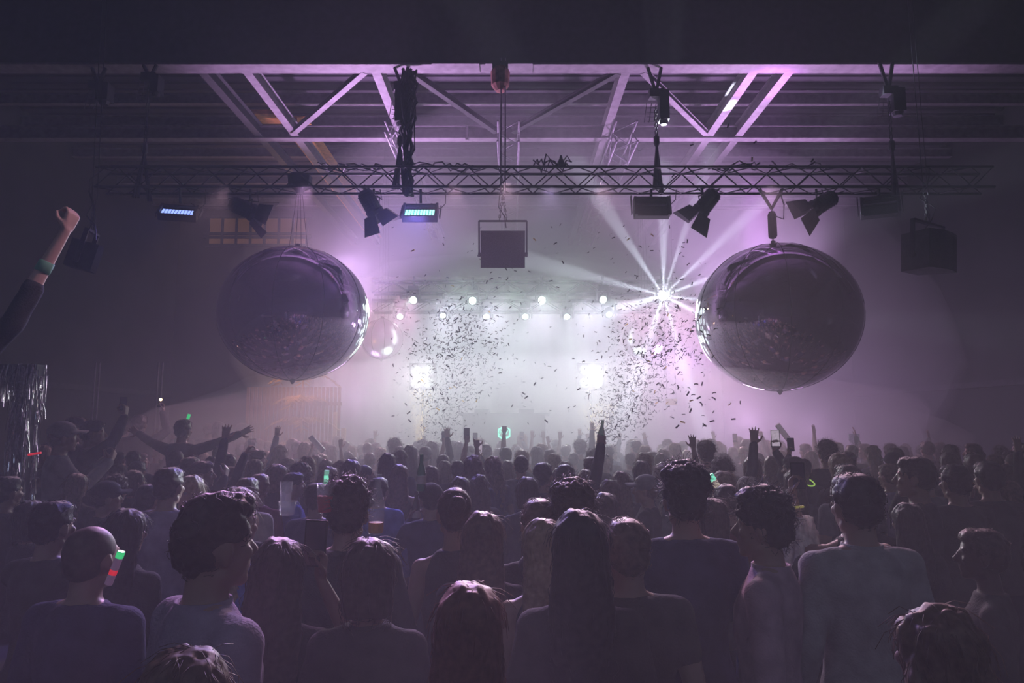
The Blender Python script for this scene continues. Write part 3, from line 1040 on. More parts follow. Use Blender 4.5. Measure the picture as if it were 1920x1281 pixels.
def head_prims(mb, M, sex):
    k = 1.0 if sex == 'm' else 0.955
    def P(x, y, z):
        return M @ (Vector((x, y, z)) * k)
    rot = M.to_3x3()
    mb.ball(P(0, -0.008, 0.022), Vector((0.077, 0.097, 0.098)) * k, 18, 12, rot)
    mb.ball(P(0, 0.028, -0.03), Vector((0.062, 0.068, 0.088)) * k, 16, 10, rot)
    mb.ball(P(0, 0.072, -0.098), Vector((0.026, 0.024, 0.02)) * k, 10, 7, rot)
    mb.capsule(P(-0.05, 0.0, -0.072), 0.02 * k, P(0, 0.07, -0.1), 0.02 * k, 8)
    mb.capsule(P(0.05, 0.0, -0.072), 0.02 * k, P(0, 0.07, -0.1), 0.02 * k, 8)
    mb.capsule(P(0, 0.090, 0.016), 0.008 * k, P(0, 0.115, -0.024), 0.012 * k, 8)
    mb.ball(P(0, 0.104, -0.030), Vector((0.018, 0.012, 0.009)) * k, 8, 6, rot)
    mb.capsule(P(-0.045, 0.078, 0.028), 0.009 * k, P(0.045, 0.078, 0.028), 0.009 * k, 8)
    mb.ball(P(0, 0.092, -0.058), Vector((0.024, 0.009, 0.0065)) * k, 10, 6, rot)
    mb.ball(P(0, 0.089, -0.071), Vector((0.021, 0.010, 0.0075)) * k, 10, 6, rot)
    for s in (-1, 1):
        mb.ball(P(s * 0.043, 0.066, -0.02), Vector((0.022, 0.022, 0.02)) * k, 8, 6, rot)
        er = rot @ Matrix.Rotation(R(-s * 20), 3, 'Z')
        mb.ball(P(s * 0.080, -0.008, -0.008), Vector((0.010, 0.020, 0.032)) * k, 10, 7, er)
        mb.ball(P(s * 0.077, -0.003, -0.034), Vector((0.008, 0.011, 0.014)) * k, 8, 6, er)


def torso(mb, sex, g=0.0):
    if sex == 'm':
        secs = [(0.86, .155, .105, 0), (0.93, .168, .118, -.005), (1.03, .150, .105, 0), (1.12, .146, .100, .005), (1.22, .162, .112, .008),
                (1.32, .178, .118, .004), (1.40, .172, .100, -.008), (1.45, .125, .076, -.014), (1.49, .072, .062, -.014)]
    else:
        secs = [(0.85, .160, .110, 0), (0.92, .175, .122, -.008), (1.02, .142, .100, 0), (1.10, .122, .088, .005), (1.20, .138, .098, .010),
                (1.29, .150, .112, .014), (1.38, .148, .090, -.004), (1.43, .110, .068, -.012), (1.475, .060, .054, -.012)]
    mb.loft([(0, y, z, rx + g * (1.0 + max(0, 1.05 - z) * 6), ry + g * (1.0 + max(0, 1.05 - z) * 6)) for z, rx, ry, y in secs], 20)


def arm(mb, s, pose, sex, g=0.0, upto=2.0, with_hand=True):
    k = 1.0 if sex == 'm' else 0.84
    sw = 0.178 if sex == 'm' else 0.152
    e, wv, hd, hn, kind = ARM[pose]
    S = Vector((s * sw, -0.008, 1.408 if sex == 'm' else 1.388))
    dx = (sw - 0.178) * s
    dz = S.z - 1.408
    E = Vector((s * e[0] + dx, e[1], e[2] + dz))
    Wp = Vector((s * wv[0] + dx, wv[1], wv[2] + dz))
    mb.ball(S, 0.060 * k + g, 12, 8)
    if E.z > S.z:
        mb.capsule(Vector((s * 0.08, -0.01, S.z)), 0.06 * k + g, S, 0.058 * k + g)
    mid = S.lerp(E, 0.45)
    mb.capsule(S, 0.056 * k + g, mid, 0.050 * k + g)
    if upto > 0.5:
        mb.capsule(mid, 0.050 * k + g, E, 0.040 * k + g)
    if upto > 1.0:
        m2 = E.lerp(Wp, 0.35)
        mb.capsule(E, 0.041 * k + g, m2, 0.041 * k + g)
        mb.capsule(m2, 0.041 * k + g, E.lerp(Wp, 0.95), 0.027 * k + g * 1.2)
    if with_hand:
        mb.capsule(E.lerp(Wp, 0.9), 0.027 * k, Wp, 0.024 * k)
        n = Vector((s * hn[0], hn[1], hn[2]))
        d = Vector((s * hd[0], hd[1], hd[2]))
        # the thumb lies towards the body's middle or towards the head when the palm faces forward or in
        ts = -1 if s > 0 else 1
        if pose in ('p', 'P', 'b', 'd', 'k', 'q', 't'):
            ts = -ts
        hand(mb, Wp, d, n, kind, ts, 1.0 if sex == 'm' else 0.9)
        d.normalize()
        b = d.cross(n).normalized()
        n2 = b.cross(d).normalized()
        return Wp + d * 0.075 + n2 * 0.03, d, n2
    return None


def legs(mb, sex, g=0.0, feet=True, k=1.0):
    for s in (-1, 1):
        mb.capsule((s * .088, 0, .90), .088 * k + g, (s * .10, .01, .52), .058 * k + g)
        mb.capsule((s * .10, .01, .52), .057 * k + g, (s * .105, -.015, .34), .055 * k + g)
        mb.capsule((s * .105, -.015, .34), .055 * k + g, (s * .11, -.03, .09), .036 * k + g)
        if feet:
            mb.capsule((s * .11, -.055, .036), .034, (s * .13, .13, .026), .026)
            mb.capsule((s * .11, -.03, .09), .036, (s * .12, .05, .045), .032)


def proto(key):
    """key: (sex, left arm, right arm, head yaw, head pitch)"""
    if key in PROTO:
        return PROTO[key]
    sex, la, ra, hy, hp = key
    M = Matrix.Translation(Vector((0, -0.01, 1.53))) @ Matrix.Rotation(R(hy), 4, 'Z') @ Matrix.Rotation(R(hp), 4, 'X') @ Matrix.Translation(Vector((0, 0.022, 0.105)))
    mb = MB()
    torso(mb, sex)
    kk = 1.0 if sex == 'm' else 0.85
    mb.capsule((0, -0.016, 1.43), 0.064 * kk, M @ Vector((0, -0.015, -0.06)), 0.055 * kk)
    for s in (-1, 1):
        mb.capsule((0, -0.02, 1.47 if sex == 'm' else 1.45), 0.05 * kk, (s * 0.15 * kk, -0.012, 1.425 if sex == 'm' else 1.40), 0.045 * kk)
    head_prims(mb, M, sex)
    grips = {}
    grips['L'] = arm(mb, -1, la, sex)
    grips['R'] = arm(mb, 1, ra, sex)
    legs(mb, sex, 0, True, 1.0 if sex == 'm' else 0.95)
    fine = la + ra != 'dd'
    body = remesh(mb, 'body', 0.0078 if fine else 0.009, 2, 0.33, None, 0.4)
    P = dict(body=body, head=M, grips=grips, sex=sex, la=la, ra=ra)
    PROTO[key] = P
    return P


def pleats(amp, seed):
    def f(me):
        for v in me.vertices:
            p = v.co
            n_ = noise.noise(Vector((p.x * 9 + seed, p.y * 9, p.z * 5))) + 0.6 * noise.noise(Vector((p.x * 22, p.y * 22 + seed, p.z * 9)))
            v.co = p + v.normal * (n_ * amp)
    return f


def top_mesh(P, sleeve):
    k = 'top_' + sleeve
    if k in P:
        return P[k]
    mb = MB()
    sex = P['sex']
    g = 0.013
    torso(mb, sex, g)
    kk = 1.0 if sex == 'm' else 0.85
    for s in (-1, 1):
        if sleeve != 'none':
            mb.capsule((0, -0.02, 1.45 if sex == 'm' else 1.43), 0.048 * kk + g, (s * 0.15 * kk, -0.012, 1.425 if sex == 'm' else 1.40), 0.045 * kk + g)
    for s, a in ((-1, P['la']), (1, P['ra'])):
        if sleeve == 'short':
            arm(mb, s, a, sex, g, 0.4, False)
        elif sleeve == 'long':
            arm(mb, s, a, sex, g * 0.9, 2.0, False)
    P[k] = remesh(mb, 'top', 0.013, 2, 0.6, pleats(0.006, len(PROTO)), 0.5)
    return P[k]


TROUS = {}
def trousers(sex):
    if sex not in TROUS:
        mb = MB()
        legs(mb, sex, 0.012, False, 1.0 if sex == 'm' else 0.97)
        mb.loft([(0, y, z, rx + .004, ry + .004) for z, rx, ry, y in ((0.82, .15, .1, 0), (0.93, .168 if sex == 'm' else .176, .118, -.005), (1.0, .152, .105, 0))], 18)
        TROUS[sex] = remesh(mb, 'trousers', 0.02, 2, 1.0, pleats(0.005, 3.0))
    return TROUS[sex]


SHOE = None
def shoe_mesh():
    global SHOE
    if SHOE is None:
        mb = MB()
        mb.capsule((0, -.055, .042), .044, (.02, .14, .034), .036)
        mb.capsule((0, -.03, .08), .046, (0.01, .05, .055), .04)
        SHOE = remesh(mb, 'shoe', 0.014, 1)
    return SHOE


HAIR = {}
def hair(kind):
    """hair mesh in the head's frame (origin at the middle of the head)"""
    if kind in HAIR:
        return HAIR[kind]
    pr = random.Random(hash(kind) % 1000 if False else sum(map(ord, kind)))
    mb = MB()
    amp, fq, vz = 0.008, 22, 1.0
    if kind == 'short':
        mb.ball((0, -0.020, 0.040), (0.088, 0.098, 0.090), 24, 16)
        mb.ball((0, 0.030, 0.085), (0.066, 0.062, 0.040), 16, 10)
        mb.ball((0, -0.045, -0.005), (0.076, 0.072, 0.072), 16, 10)
    elif kind == 'quiff':
        mb.ball((0, -0.018, 0.042), (0.087, 0.100, 0.092), 24, 16)
        mb.ball((0, 0.045, 0.105), (0.062, 0.058, 0.040), 16, 10)
        mb.ball((0, 0.0, 0.110), (0.070, 0.080, 0.040), 16, 10)
        mb.ball((0, -0.045, -0.005), (0.074, 0.070, 0.070), 16, 10)
        amp = 0.014
    elif kind == 'buzz':
        mb.ball((0, -0.016, 0.034), (0.0815, 0.096, 0.090), 24, 16)
        mb.ball((0, -0.040, -0.01), (0.072, 0.068, 0.066), 16, 10)
        amp = 0.002
    elif kind == 'curly':
        mb.ball((0, -0.020, 0.050), (0.094, 0.106, 0.094), 24, 16)
        mb.ball((0, 0.035, 0.108), (0.070, 0.066, 0.050), 16, 10)
        mb.ball((0, -0.050, -0.01), (0.080, 0.072, 0.068), 16, 10)
        for k in range(60):
            a, t = pr.uniform(0, 6.28), pr.uniform(0.0, 1.75)
            mb.ball((0.088 * math.sin(t) * math.cos(a), -0.02 + 0.10 * math.sin(t) * math.sin(a), 0.055 + 0.096 * math.cos(t)), pr.uniform(0.016, 0.028), 8, 6)
        amp, fq = 0.012, 45
    elif kind == 'bob':
        mb.ball((0, -0.022, 0.036), (0.096, 0.106, 0.098), 24, 16)
        mb.loft([(0, -0.052, -0.14, .088, .058), (0, -0.048, -0.06, .099, .072), (0, -0.03, 0.03, .097, .092)], 20)
        amp, fq, vz = 0.010, 30, 0.15
    elif kind in ('long', 'wavy', 'straight'):
        mb.ball((0, -0.022, 0.038), (0.094, 0.104, 0.096), 24, 16)
        w = {'long': 1.0, 'wavy': 1.15, 'straight': 0.95}[kind]
        mb.loft([(0, -0.085, -0.46, .070 * w, .018), (0, -0.092, -0.34, .112 * w, .034), (0, -0.085, -0.2, .118 * w, .048), (0, -0.062, -0.08, .104 * w, .066), (0, -0.03, 0.03, .096, .090)], 22)
        amp, fq, vz = (0.009, 34, 0.12) if kind != 'wavy' else (0.022, 20, 0.55)
    elif kind == 'bun':
        mb.ball((0, -0.020, 0.036), (0.085, 0.101, 0.092), 24, 16)
        mb.ball((0, -0.048, -0.02), (0.070, 0.062, 0.062), 16, 10)
        mb.ball((0, -0.115, 0.055), (0.042, 0.040, 0.042), 14, 10)
        amp, fq = 0.004, 40
    elif kind == 'afro':
        mb.ball((0, -0.026, 0.055), (0.128, 0.128, 0.118), 24, 16)
        amp, fq = 0.012, 40

    def post(me):
        for v in me.vertices:
            p = v.co
            q = Vector((p.x * fq, p.y * fq, p.z * fq * vz))
            v.co = p + v.normal * amp * (noise.noise(q) + 0.5 * noise.noise(q * 2.3))
    me = remesh(mb, 'hair', 0.0075, 1, 0.5, post)
    # loose strands catch the light at the rim
    if kind != 'buzz':
        vs, fs = [], []
        verts = me.vertices
        N = {'curly': 500, 'afro': 500, 'long': 420, 'wavy': 420, 'straight': 320, 'bob': 320}.get(kind, 360)
        for k in range(N):
            v = verts[pr.randrange(len(verts))]
            p, nrm = v.co.copy(), v.normal.copy()
            if p.z < -0.06 and p.y > 0.02:
                continue
            if kind in ('long', 'wavy', 'straight', 'bob'):
                tdir = Vector((0, -0.2, -1)) - nrm * nrm.dot(Vector((0, -0.2, -1)))
                if tdir.length < 0.2:
                    tdir = Vector((pr.uniform(-1, 1), pr.uniform(-1, 0.2), 0))
                L, lift = pr.uniform(0.05, 0.11), pr.uniform(0.001, 0.006)
                if pr.random() < 0.04:
                    lift = 0.014
            else:
                tdir = Vector((pr.uniform(-1, 1), pr.uniform(-1, 1), pr.uniform(-0.8, 0.8)))
                tdir -= nrm * nrm.dot(tdir)
                L, lift = (pr.uniform(0.02, 0.05), pr.uniform(0.006, 0.018)) if kind in ('curly', 'afro') else (pr.uniform(0.02, 0.04), pr.uniform(0.001, 0.007))
            tdir.normalize()
            sd = tdir.cross(nrm).normalized() * 0.0009
            up = nrm * 0.0009
            wob = sd * pr.uniform(-6, 6)
            pts = [p - nrm * 0.004, p + tdir * L * 0.5 + nrm * lift + wob, p + tdir * L + nrm * lift * (1.6 if kind in ('curly', 'afro') else 0.2) - (nrm * L * 0.12 if kind not in ('curly', 'afro') else nrm * 0)]
            b = len(vs)
            for q in pts:
                vs += [q + sd, q - sd * 0.5 + up, q - sd * 0.5 - up]
            for j in range(2):
                for i in range(3):
                    fs.append((b + j * 3 + i, b + j * 3 + (i + 1) % 3, b + j * 3 + 3 + (i + 1) % 3, b + j * 3 + 3 + i))
            fs += [(b + 2, b + 1, b), (b + 6, b + 7, b + 8)]
        bm = bmesh.new()
        bm.from_mesh(me)
        tmp = bpy.data.meshes.new('t')
        tmp.from_pydata([tuple(x) for x in vs], [], fs)
        bm.from_mesh(tmp)
        bm.to_mesh(me)
        bm.free()
        bpy.data.meshes.remove(tmp)
        me.shade_smooth()
    HAIR[kind] = me
    return me


def cap_mesh():
    if 'cap' not in HAIR:
        mb = MB()
        mb.ball((0, -0.012, 0.052), (0.094, 0.108, 0.086), 24, 16)
        vs = []
        for (z, e) in ((0.05, 0), (0.062, 0)):
            for k in range(9):
                a = math.pi * (0.12 + 0.76 * k / 8)
                vs.append((0.092 * math.cos(a), 0.03 + 0.15 * math.sin(a), z - 0.03 * abs(math.cos(a))))
            for k in range(9):
                a = math.pi * (0.12 + 0.76 * k / 8)
                vs.append((0.09 * math.cos(a), -0.02 + 0.10 * math.sin(a), z))
        fs = []
        for k in range(8):
            fs.append((k, k + 1, 9 + k + 1, 9 + k))
            fs.append((18 + 9 + k, 18 + 9 + k + 1, 18 + k + 1, 18 + k))
            fs.append((k + 1, k, 18 + k, 18 + k + 1))
            fs.append((9 + k, 9 + k + 1, 27 + k + 1, 27 + k))
        fs += [(0, 9, 27, 18), (17, 8, 26, 35)]
        mb.add(vs, fs)
        HAIR['cap'] = remesh(mb, 'cap', 0.007, 1, 0.5)
    return HAIR['cap']


EYE = MB().ball((0, 0, 0), 0.0125, 10, 8).mesh('eye', True)
COLLAR = MB().lathe((0, -0.014, 1.445), [(0.070, 0.0), (0.078, 0.012), (0.074, 0.055), (0.066, 0.055), (0.064, 0.01)], 20).mesh('collar', True)
for m_ in (EYE, COLLAR):
    m_.materials.append(None)

SKIN = [mat('skin_fair', (0.30, 0.195, 0.16), 0.55, 0, 0.35, 0.1, 9), mat('skin_tan', (0.24, 0.15, 0.12), 0.55, 0, 0.35, 0.1, 9),
        mat('skin_shaded', (0.07, 0.045, 0.04), 0.5, 0, 0.35, 0.1, 9)]  # darkest tone puts the shade on the dim right face into its colour
HCOL = {'k': mat('hair_black', (0.035, 0.033, 0.035), 0.55, 0, 0.28, 0.3, 40), 'd': mat('hair_dark_brown', (0.065, 0.046, 0.04), 0.55, 0, 0.28, 0.3, 40),
        'b': mat('hair_brown', (0.13, 0.085, 0.065), 0.55, 0, 0.28, 0.3, 40), 'l': mat('hair_blond', (0.30, 0.22, 0.15), 0.55, 0, 0.28, 0.3, 40),
        'r': mat('hair_auburn', (0.13, 0.055, 0.04), 0.55, 0, 0.28, 0.3, 40), 'g': mat('hair_fair', (0.32, 0.28, 0.24), 0.55, 0, 0.28, 0.3, 40)}
def cloth(name, c, **k):
    return mat('cloth_' + name, c, 0.9, 0, 0.1, 0.18, 14, bump=0.25, bscale=120, **k)
TCOL = {'k': cloth('black', (0.048, 0.047, 0.05)), 'n': cloth('navy', (0.03, 0.035, 0.08)), 'u': cloth('blue', (0.13, 0.16, 0.45)), 'w': cloth('white', (0.26, 0.255, 0.26)),
        'p': cloth('pink', (0.34, 0.23, 0.28)), 'g': cloth('grey', (0.16, 0.155, 0.17)), 'm': cloth('maroon', (0.12, 0.03, 0.04)), 'l': cloth('lilac', (0.27, 0.22, 0.30)),
        'c': cloth('cream', (0.4, 0.35, 0.3))}
PANTS = cloth('dark_denim', (0.025, 0.028, 0.04))
SHOEM = mat('black_shoe', (0.02, 0.02, 0.02), 0.5)
EYEM = mat('eye_white', (0.25, 0.24, 0.23), 0.3, 0, 0.4, 0.1)
CAPM = {'w': cloth('cap_white', (0.26, 0.25, 0.25)), 'k': cloth('cap_black', (0.03, 0.03, 0.035)), 'g': cloth('cap_grey', (0.2, 0.19, 0.2))}

HEADTOP = {'short': 1.775, 'quiff': 1.79, 'buzz': 1.765, 'curly': 1.80, 'bob': 1.77, 'long': 1.77, 'wavy': 1.775, 'straight': 1.77, 'bun': 1.765, 'afro': 1.81, 'none': 1.755}
PEOPLE = {}


def person(x, y, ztop, yaw, sex, la, ra, hk, hc, tc, sleeve, label, skin=0, hy=0, hp=0, cap=None, collar=False, eyes=None, group='people in the crowd', pid=None):
    P = proto((sex, la, ra, hy, hp))
    s = ztop / HEADTOP[hk]
    t = thing('person', label, 'person', (x, y, 0), (0, 0, R(yaw)), group, s)
    link('body', P['body'], t, None, SKIN[skin])
    link('top', top_mesh(P, sleeve), t, None, TCOL[tc])
    link('trousers', trousers(sex), t, None, PANTS)
    for sx in (-1, 1):
        o = link('shoe', shoe_mesh(), t, (sx * .11, 0, 0), SHOEM)
        if sx < 0:
            o.scale = (-1, 1, 1)
    if hk != 'none':
        h = link('hair', hair(hk), t, None, HCOL[hc])
        h.matrix_local = P['head'] @ Matrix.Scale(1.0 if sex == 'm' else 0.96, 4)
    if cap:
        h = link('cap', cap_mesh(), t, None, CAPM[cap])
        h.matrix_local = P['head'] @ Matrix.Scale(1.04, 4)
    if collar:
        link('collar', COLLAR, t, None, TCOL[tc])
    a = abs(((yaw + hy) + 180) % 360 - 180)
    if eyes or (eyes is None and a > 70):
        for sx in (-1, 1):
            e = link('eye', EYE, t, None, EYEM)
            e.matrix_local = P['head'] @ Matrix.Translation(Vector((sx * 0.031, 0.0750, 0.003)) * (1.0 if sex == 'm' else 0.955))
    if pid:
        PEOPLE[pid] = (t, P)
    return t


def grip_world(pid, side):
    t, P = PEOPLE[pid]
    g, d, n = P['grips'][side]
    M = Matrix.Translation(t.location) @ Matrix.Rotation(t.rotation_euler.z, 4, 'Z') @ Matrix.Scale(t.scale[0], 4)
    return M @ g, (M.to_3x3() @ d).normalized(), (M.to_3x3() @ n).normalized()
# ------------------------------------------------------------------ the crowd
# pixel of the crown (x, y), head width in pixels, yaw (0 = back to camera, 90 = facing left, -90 = facing right), sex, left+right arm pose,
# hair, hair colour, top colour, sleeve, label, options
L_, S_, N_ = 'long', 'short', 'none'
TABLE = [
    # --- nearest people
    (402, 918, 112, -42, 'm', 'dd', 'quiff', 'd', 'l', S_, 'young man in a lilac collared knit shirt, nearest at lower left, ear and cheek lit', dict(collar=1, pid='polo', Y=1.95)),
    (172, 984, 66, -12, 'm', 'dd', 'buzz', 'd', 'n', L_, 'man with shaved head and ribbed striped sweater at the lower left', dict(Y=2.45)),
    (880, 1085, 132, 0, 'f', 'dd', 'straight', 'r', 'k', N_, 'woman with long auburn hair lit on top, nearest at the bottom middle', dict(Y=1.75)),
    (1752, 1124, 110, 10, 'f', 'dd', 'wavy', 'b', 'k', L_, 'woman with wavy hair, its left edge lit, at the bottom right', dict(Y=1.6)),
    (355, 1208, 90, -60, 'f', 'dd', 'bob', 'b', 'k', L_, 'short person at the bottom left edge, only the lit top of the head', dict(Y=1.45)),
    (1282, 864, 80, 0, 'm', 'dd', 'curly', 'k', 'n', L_, 'tall man with tousled black hair and broad dark shirt, right of the middle', dict(pid='tall', Y=2.95)),
    (1604, 882, 76, 6, 'm', 'dd', 'short', 'k', 'w', L_, 'man in a pale dress shirt with short black hair, arms down, at the right', dict(collar=1, Y=2.75)),
    (1432, 911, 80, 62, 'm', 'dd', 'curly', 'k', 'p', L_, 'man in a pink shirt with curly black hair, looking left', dict(collar=1, Y=2.7)),
    (1086, 950, 94, 0, 'f', 'dd', 'straight', 'k', 'k', L_, 'woman with smooth black hair, all in shadow, at the lower middle', dict(Y=2.25)),
    (1176, 967, 80, 4, 'm', 'dd', 'short', 'b', 'k', S_, 'man with round brown head of hair rim lit, left of the tall tousled man', dict(Y=2.5)),
    (1018, 968, 70, 18, 'f', 'db', 'long', 'l', 'k', N_, 'woman with long blond hair catching light, half behind the smooth black hair', dict(Y=2.75, pid='blondm')),
    (694, 1003, 84, 0, 'f', 'dd', 'bob', 'd', 'k', L_, 'woman with a dark bob rim lit on top, left of the auburn woman', dict(Y=2.3)),
    (525, 1003, 90, 0, 'f', 'dq', 'long', 'd', 'k', S_, 'woman with long dark hair in shadow, one arm up with a black phone', dict(Y=2.35, pid='close')),
    (654, 893, 76, 0, 'm', 'db', 'curly', 'd', 'k', L_, 'man with a big round mop of curls, left of middle', dict(Y=3.0, pid='mop')),
    (1073, 897, 74, 0, 'm', 'dd', 'curly', 'd', 'k', L_, 'person with a wide round head of dark hair, right of middle', dict(Y=3.0)),
    (1013, 931, 66, 12, 'm', 'dd', 'short', 'b', 'k', L_, 'man with short hair brightly rim lit, left of the wide round head', dict(Y=3.05)),
    (852, 911, 60, 14, 'f', 'dd', 'bun', 'd', 'k', N_, 'woman with hair pinned up and bare shoulders lit purple, middle left', dict(Y=3.2)),
    (906, 955, 56, -5, 'f', 'dd', 'straight', 'b', 'k', L_, 'woman with straight hair gold at the rim, right of the pinned up hair', dict(Y=2.9)),
    (449, 910, 46, -18, 'f', 'dd', 'bob', 'g', 'k', L_, 'person with fair fuzzy hair just behind the nearest young man', dict(Y=3.9)),
    (446, 934, 40, -30, 'f', 'dd', 'wavy', 'l', 'u', L_, 'blond woman half hidden behind the nearest young man, blue top', dict(Y=3.3)),
    # --- second ranks, left of middle
    (550, 884, 46, -62, 'm', 'db', 'short', 'k', 'u', L_, 'dark haired man in a bright blue shirt turned right, left of middle', dict(pid='blueman')),
    (594, 903, 52, -14, 'm', 'db', 'short', 'k', 'n', L_, 'man with short spiky black hair and blue shoulder, holding a red drink', dict(pid='redcup')),
    (711, 893, 36, -8, 'm', 'dd', 'short', 'k', 'u', L_, 'person with neat short hair edged blue and a blue shirt, behind the beer bottle', {}),
    (684, 871, 38, -58, 'm', 'dd', 'buzz', 'k', 'k', L_, 'cropped headed man with moustache looking right, left of middle', {}),
    (749, 869, 40, 0, 'f', 'dd', 'straight', 'b', 'k', N_, 'woman with very long straight brown hair, left of middle', {}),
    (809, 872, 34, 0, 'f', 'dd', 'straight', 'b', 'l', L_, 'woman with long smooth hair under the raised shaka hand', {}),
    (808, 908, 44, 20, 'm', 'pp', 'buzz', 'k', 'n', L_, 'man with a shiny blue lit cap, lifting a dark bottle', dict(pid='bluecap', cap='k')),
    (833, 862, 28, 5, 'f', 'dd', 'long', 'b', 'k', L_, 'second woman with long hair just behind the raised shaka arm', {}),
    (859, 862, 26, 0, 'm', 'ds', 'short', 'd', 'k', S_, 'dark figure raising a thumb and little finger hand sign', dict(pid='shaka', zt=1.62)),
    (883, 860, 28, 0, 'f', 'dP', 'wavy', 'd', 'k', L_, 'woman filming with a phone whose picture shows, middle left', dict(pid='film')),
    (863, 892, 34, 4, 'f', 'dd', 'long', 'd', 'k', L_, 'woman with long dark hair in front of the filming woman', {}),
    (898, 888, 40, -6, 'f', 'dd', 'wavy', 'd', 'k', L_, 'woman with thick curly long hair below the filming phone', {}),
    (912, 831, 26, 0, 'm', 'df', 'short', 'd', 'k', S_, 'dark figure raising a round fist at the middle', dict(pid='fist')),
    (977, 852, 34, 4, 'm', 'bd', 'short', 'd', 'g', L_, 'man with dark hair and checked shirt left of the middle aisle of light', {}),
    (1018, 865, 48, -22, 'm', 'dd', 'short', 'k', 'n', L_, 'man with sharply cut black hair turned right, near the middle', dict(collar=1)),
    (989, 892, 34, 2, 'f', 'dd', 'bob', 'd', 'k', L_, 'person with a dim brown bob left of the sharply cut black hair', {}),
    (1031, 841, 28, 0, 'm', 'dd', 'quiff', 'b', 'g', L_, 'man with flat topped hair glowing on top, near the middle', {}),
    (950, 837, 22, 0, 'm', 'dd', 'short', 'b', 'g', L_, 'man with neat round head under the neon sign', {}),
    (952, 862, 26, 0, 'f', 'dd', 'long', 'b', 'k', L_, 'woman with long hair just below the man under the neon sign', {}),
    (872, 855, 22, 0, 'f', 'dd', 'long', 'l', 'g', L_, 'fair long haired woman in the haze left of the filming woman', {}),
    (769, 833, 30, 4, 'f', 'dd', 'long', 'd', 'g', L_, 'woman with tall dark hair in the haze beside the left confetti plume', {}),
    (740, 822, 26, 0, 'm', 'dd', 'curly', 'd', 'g', L_, 'man with a puff of curls standing tallest left of the confetti', {}),
    (727, 848, 36, 0, 'f', 'dd', 'straight', 'd', 'l', L_, 'woman with dark hair falling wide, in front of the puff of curls', {}),
    (798, 836, 28, -12, 'm', 'du', 'short', 'd', 'k', L_, 'man in dark jacket raising an arm into the left confetti', {}),
    (714, 838, 24, 0, 'f', 'dd', 'bob', 'l', 'c', L_, 'person with pale hair in the haze left of the puff of curls', {}),
    (694, 848, 26, 3, 'm', 'dd', 'short', 'b', 'g', S_, 'short haired head in the haze right of the white stick', {}),
    (661, 855, 27, 0, 'm', 'dd', 'short', 'k', 'g', S_, 'short dark cropped man right of the white stick', {}),
    (677, 833, 18, 0, 'm', 'dh', 'short', 'b', 'g', S_, 'hazy figure raising a bare arm at the left of the stage', {}),
    (648, 826, 20, 4, 'f', 'pp', 'long', 'b', 'c', L_, 'long haired figure holding up a phone in the haze at left', {}),
    (604, 850, 26, -10, 'f', 'uu', 'long', 'l', 'p', N_, 'blond woman lifting a white inflatable stick in both hands', dict(pid='stick')),
    (612, 860, 30, 0, 'f', 'dd', 'long', 'b', 'k', L_, 'woman with long brown hair below the white stick', {}),
    (638, 862, 30, -8, 'f', 'dd', 'wavy', 'b', 'k', L_, 'woman with wavy brown hair right of the green light stick', {}),
    (618, 873, 36, 2, 'f', 'dd', 'long', 'l', 'k', L_, 'woman with long fair hair behind the green light stick', dict(pid='green')),
    (564, 866, 42, 0, 'm', 'dd', 'afro', 'd', 'k', L_, 'person with a broad cloud of curls, left of the green light stick', {}),
    (539, 857, 28, -30, 'm', 'dd', 'short', 'b', 'k', L_, 'man with side parted hair left of the cloud of curls', {}),
    (520, 869, 40, -8, 'm', 'dd', 'bob', 'b', 'k', L_, 'person with brown helmet of hair behind the bright blue shirt', {}),
    (488, 885, 32, 0, 'f', 'dd', 'short', 'r', 'm', L_, 'person with reddish cropped hair, left of the bright blue shirt', {}),
    (479, 860, 34, -20, 'f', 'dd', 'long', 'b', 'k', L_, 'woman with long lit hair seen from the side, at left', {}),
    (465, 893, 36, -12, 'm', 'dd', 'short', 'd', 'c', L_, 'man with dark hair and pale collar behind the nearest young man', dict(collar=1)),
    (484, 843, 30, -70, 'm', 'dd', 'short', 'd', 'k', L_, 'man in profile facing right with lit cheek, at left', {}),
    (503, 845, 22, -30, 'f', 'dd', 'long', 'l', 'g', L_, 'fair haired woman right of the man in lit profile', {}),
    (463, 843, 24, -10, 'm', 'dd', 'short', 'k', 'k', L_, 'dark headed man left of the man in lit profile', {}),
    (532, 833, 20, 4, 'f', 'dd', 'long', 'l', 'g', L_, 'woman with light hair in front of the slatted screen', {}),
    (551, 826, 15, 0, 'm', 'dd', 'short', 'b', 'g', L_, 'small hazy head in front of the palm', {}),
    (570, 832, 17, 0, 'f', 'dd', 'bob', 'b', 'g', L_, 'small hazy head with a bob right of the palm', {}),
    (503, 826, 15, 0, 'm', 'dd', 'short', 'l', 'g', L_, 'small fair hazy head at the left end of the slatted screen', {}),
    (514, 829, 14, 0, 'f', 'dd', 'short', 'b', 'g', L_, 'small brown hazy head at the left end of the slatted screen', {}),
    (456, 826, 14, -80, 'm', 'dd', 'short', 'd', 'g', L_, 'small head in profile left of the slatted screen', {}),
    # --- middle, before the stage
    (979, 811, 17, 0, 'f', 'dd', 'long', 'l', 'g', L_, 'pale long haired figure taller than the rest right of the neon sign', dict(Y=13.4, ztfree=1)),
    (936, 829, 18, 0, 'm', 'dd', 'short', 'b', 'g', S_, 'hazy round head left of the man under the neon sign', {}),
    (967, 832, 20, 0, 'm', 'dP', 'short', 'b', 'g', L_, 'hazy figure lifting a phone right of the neon sign', dict(pid='ph967')),
    (1005, 840, 16, 0, 'f', 'du', 'long', 'b', 'g', S_, 'hazy figure waving one hand left of the empty centre', {}),
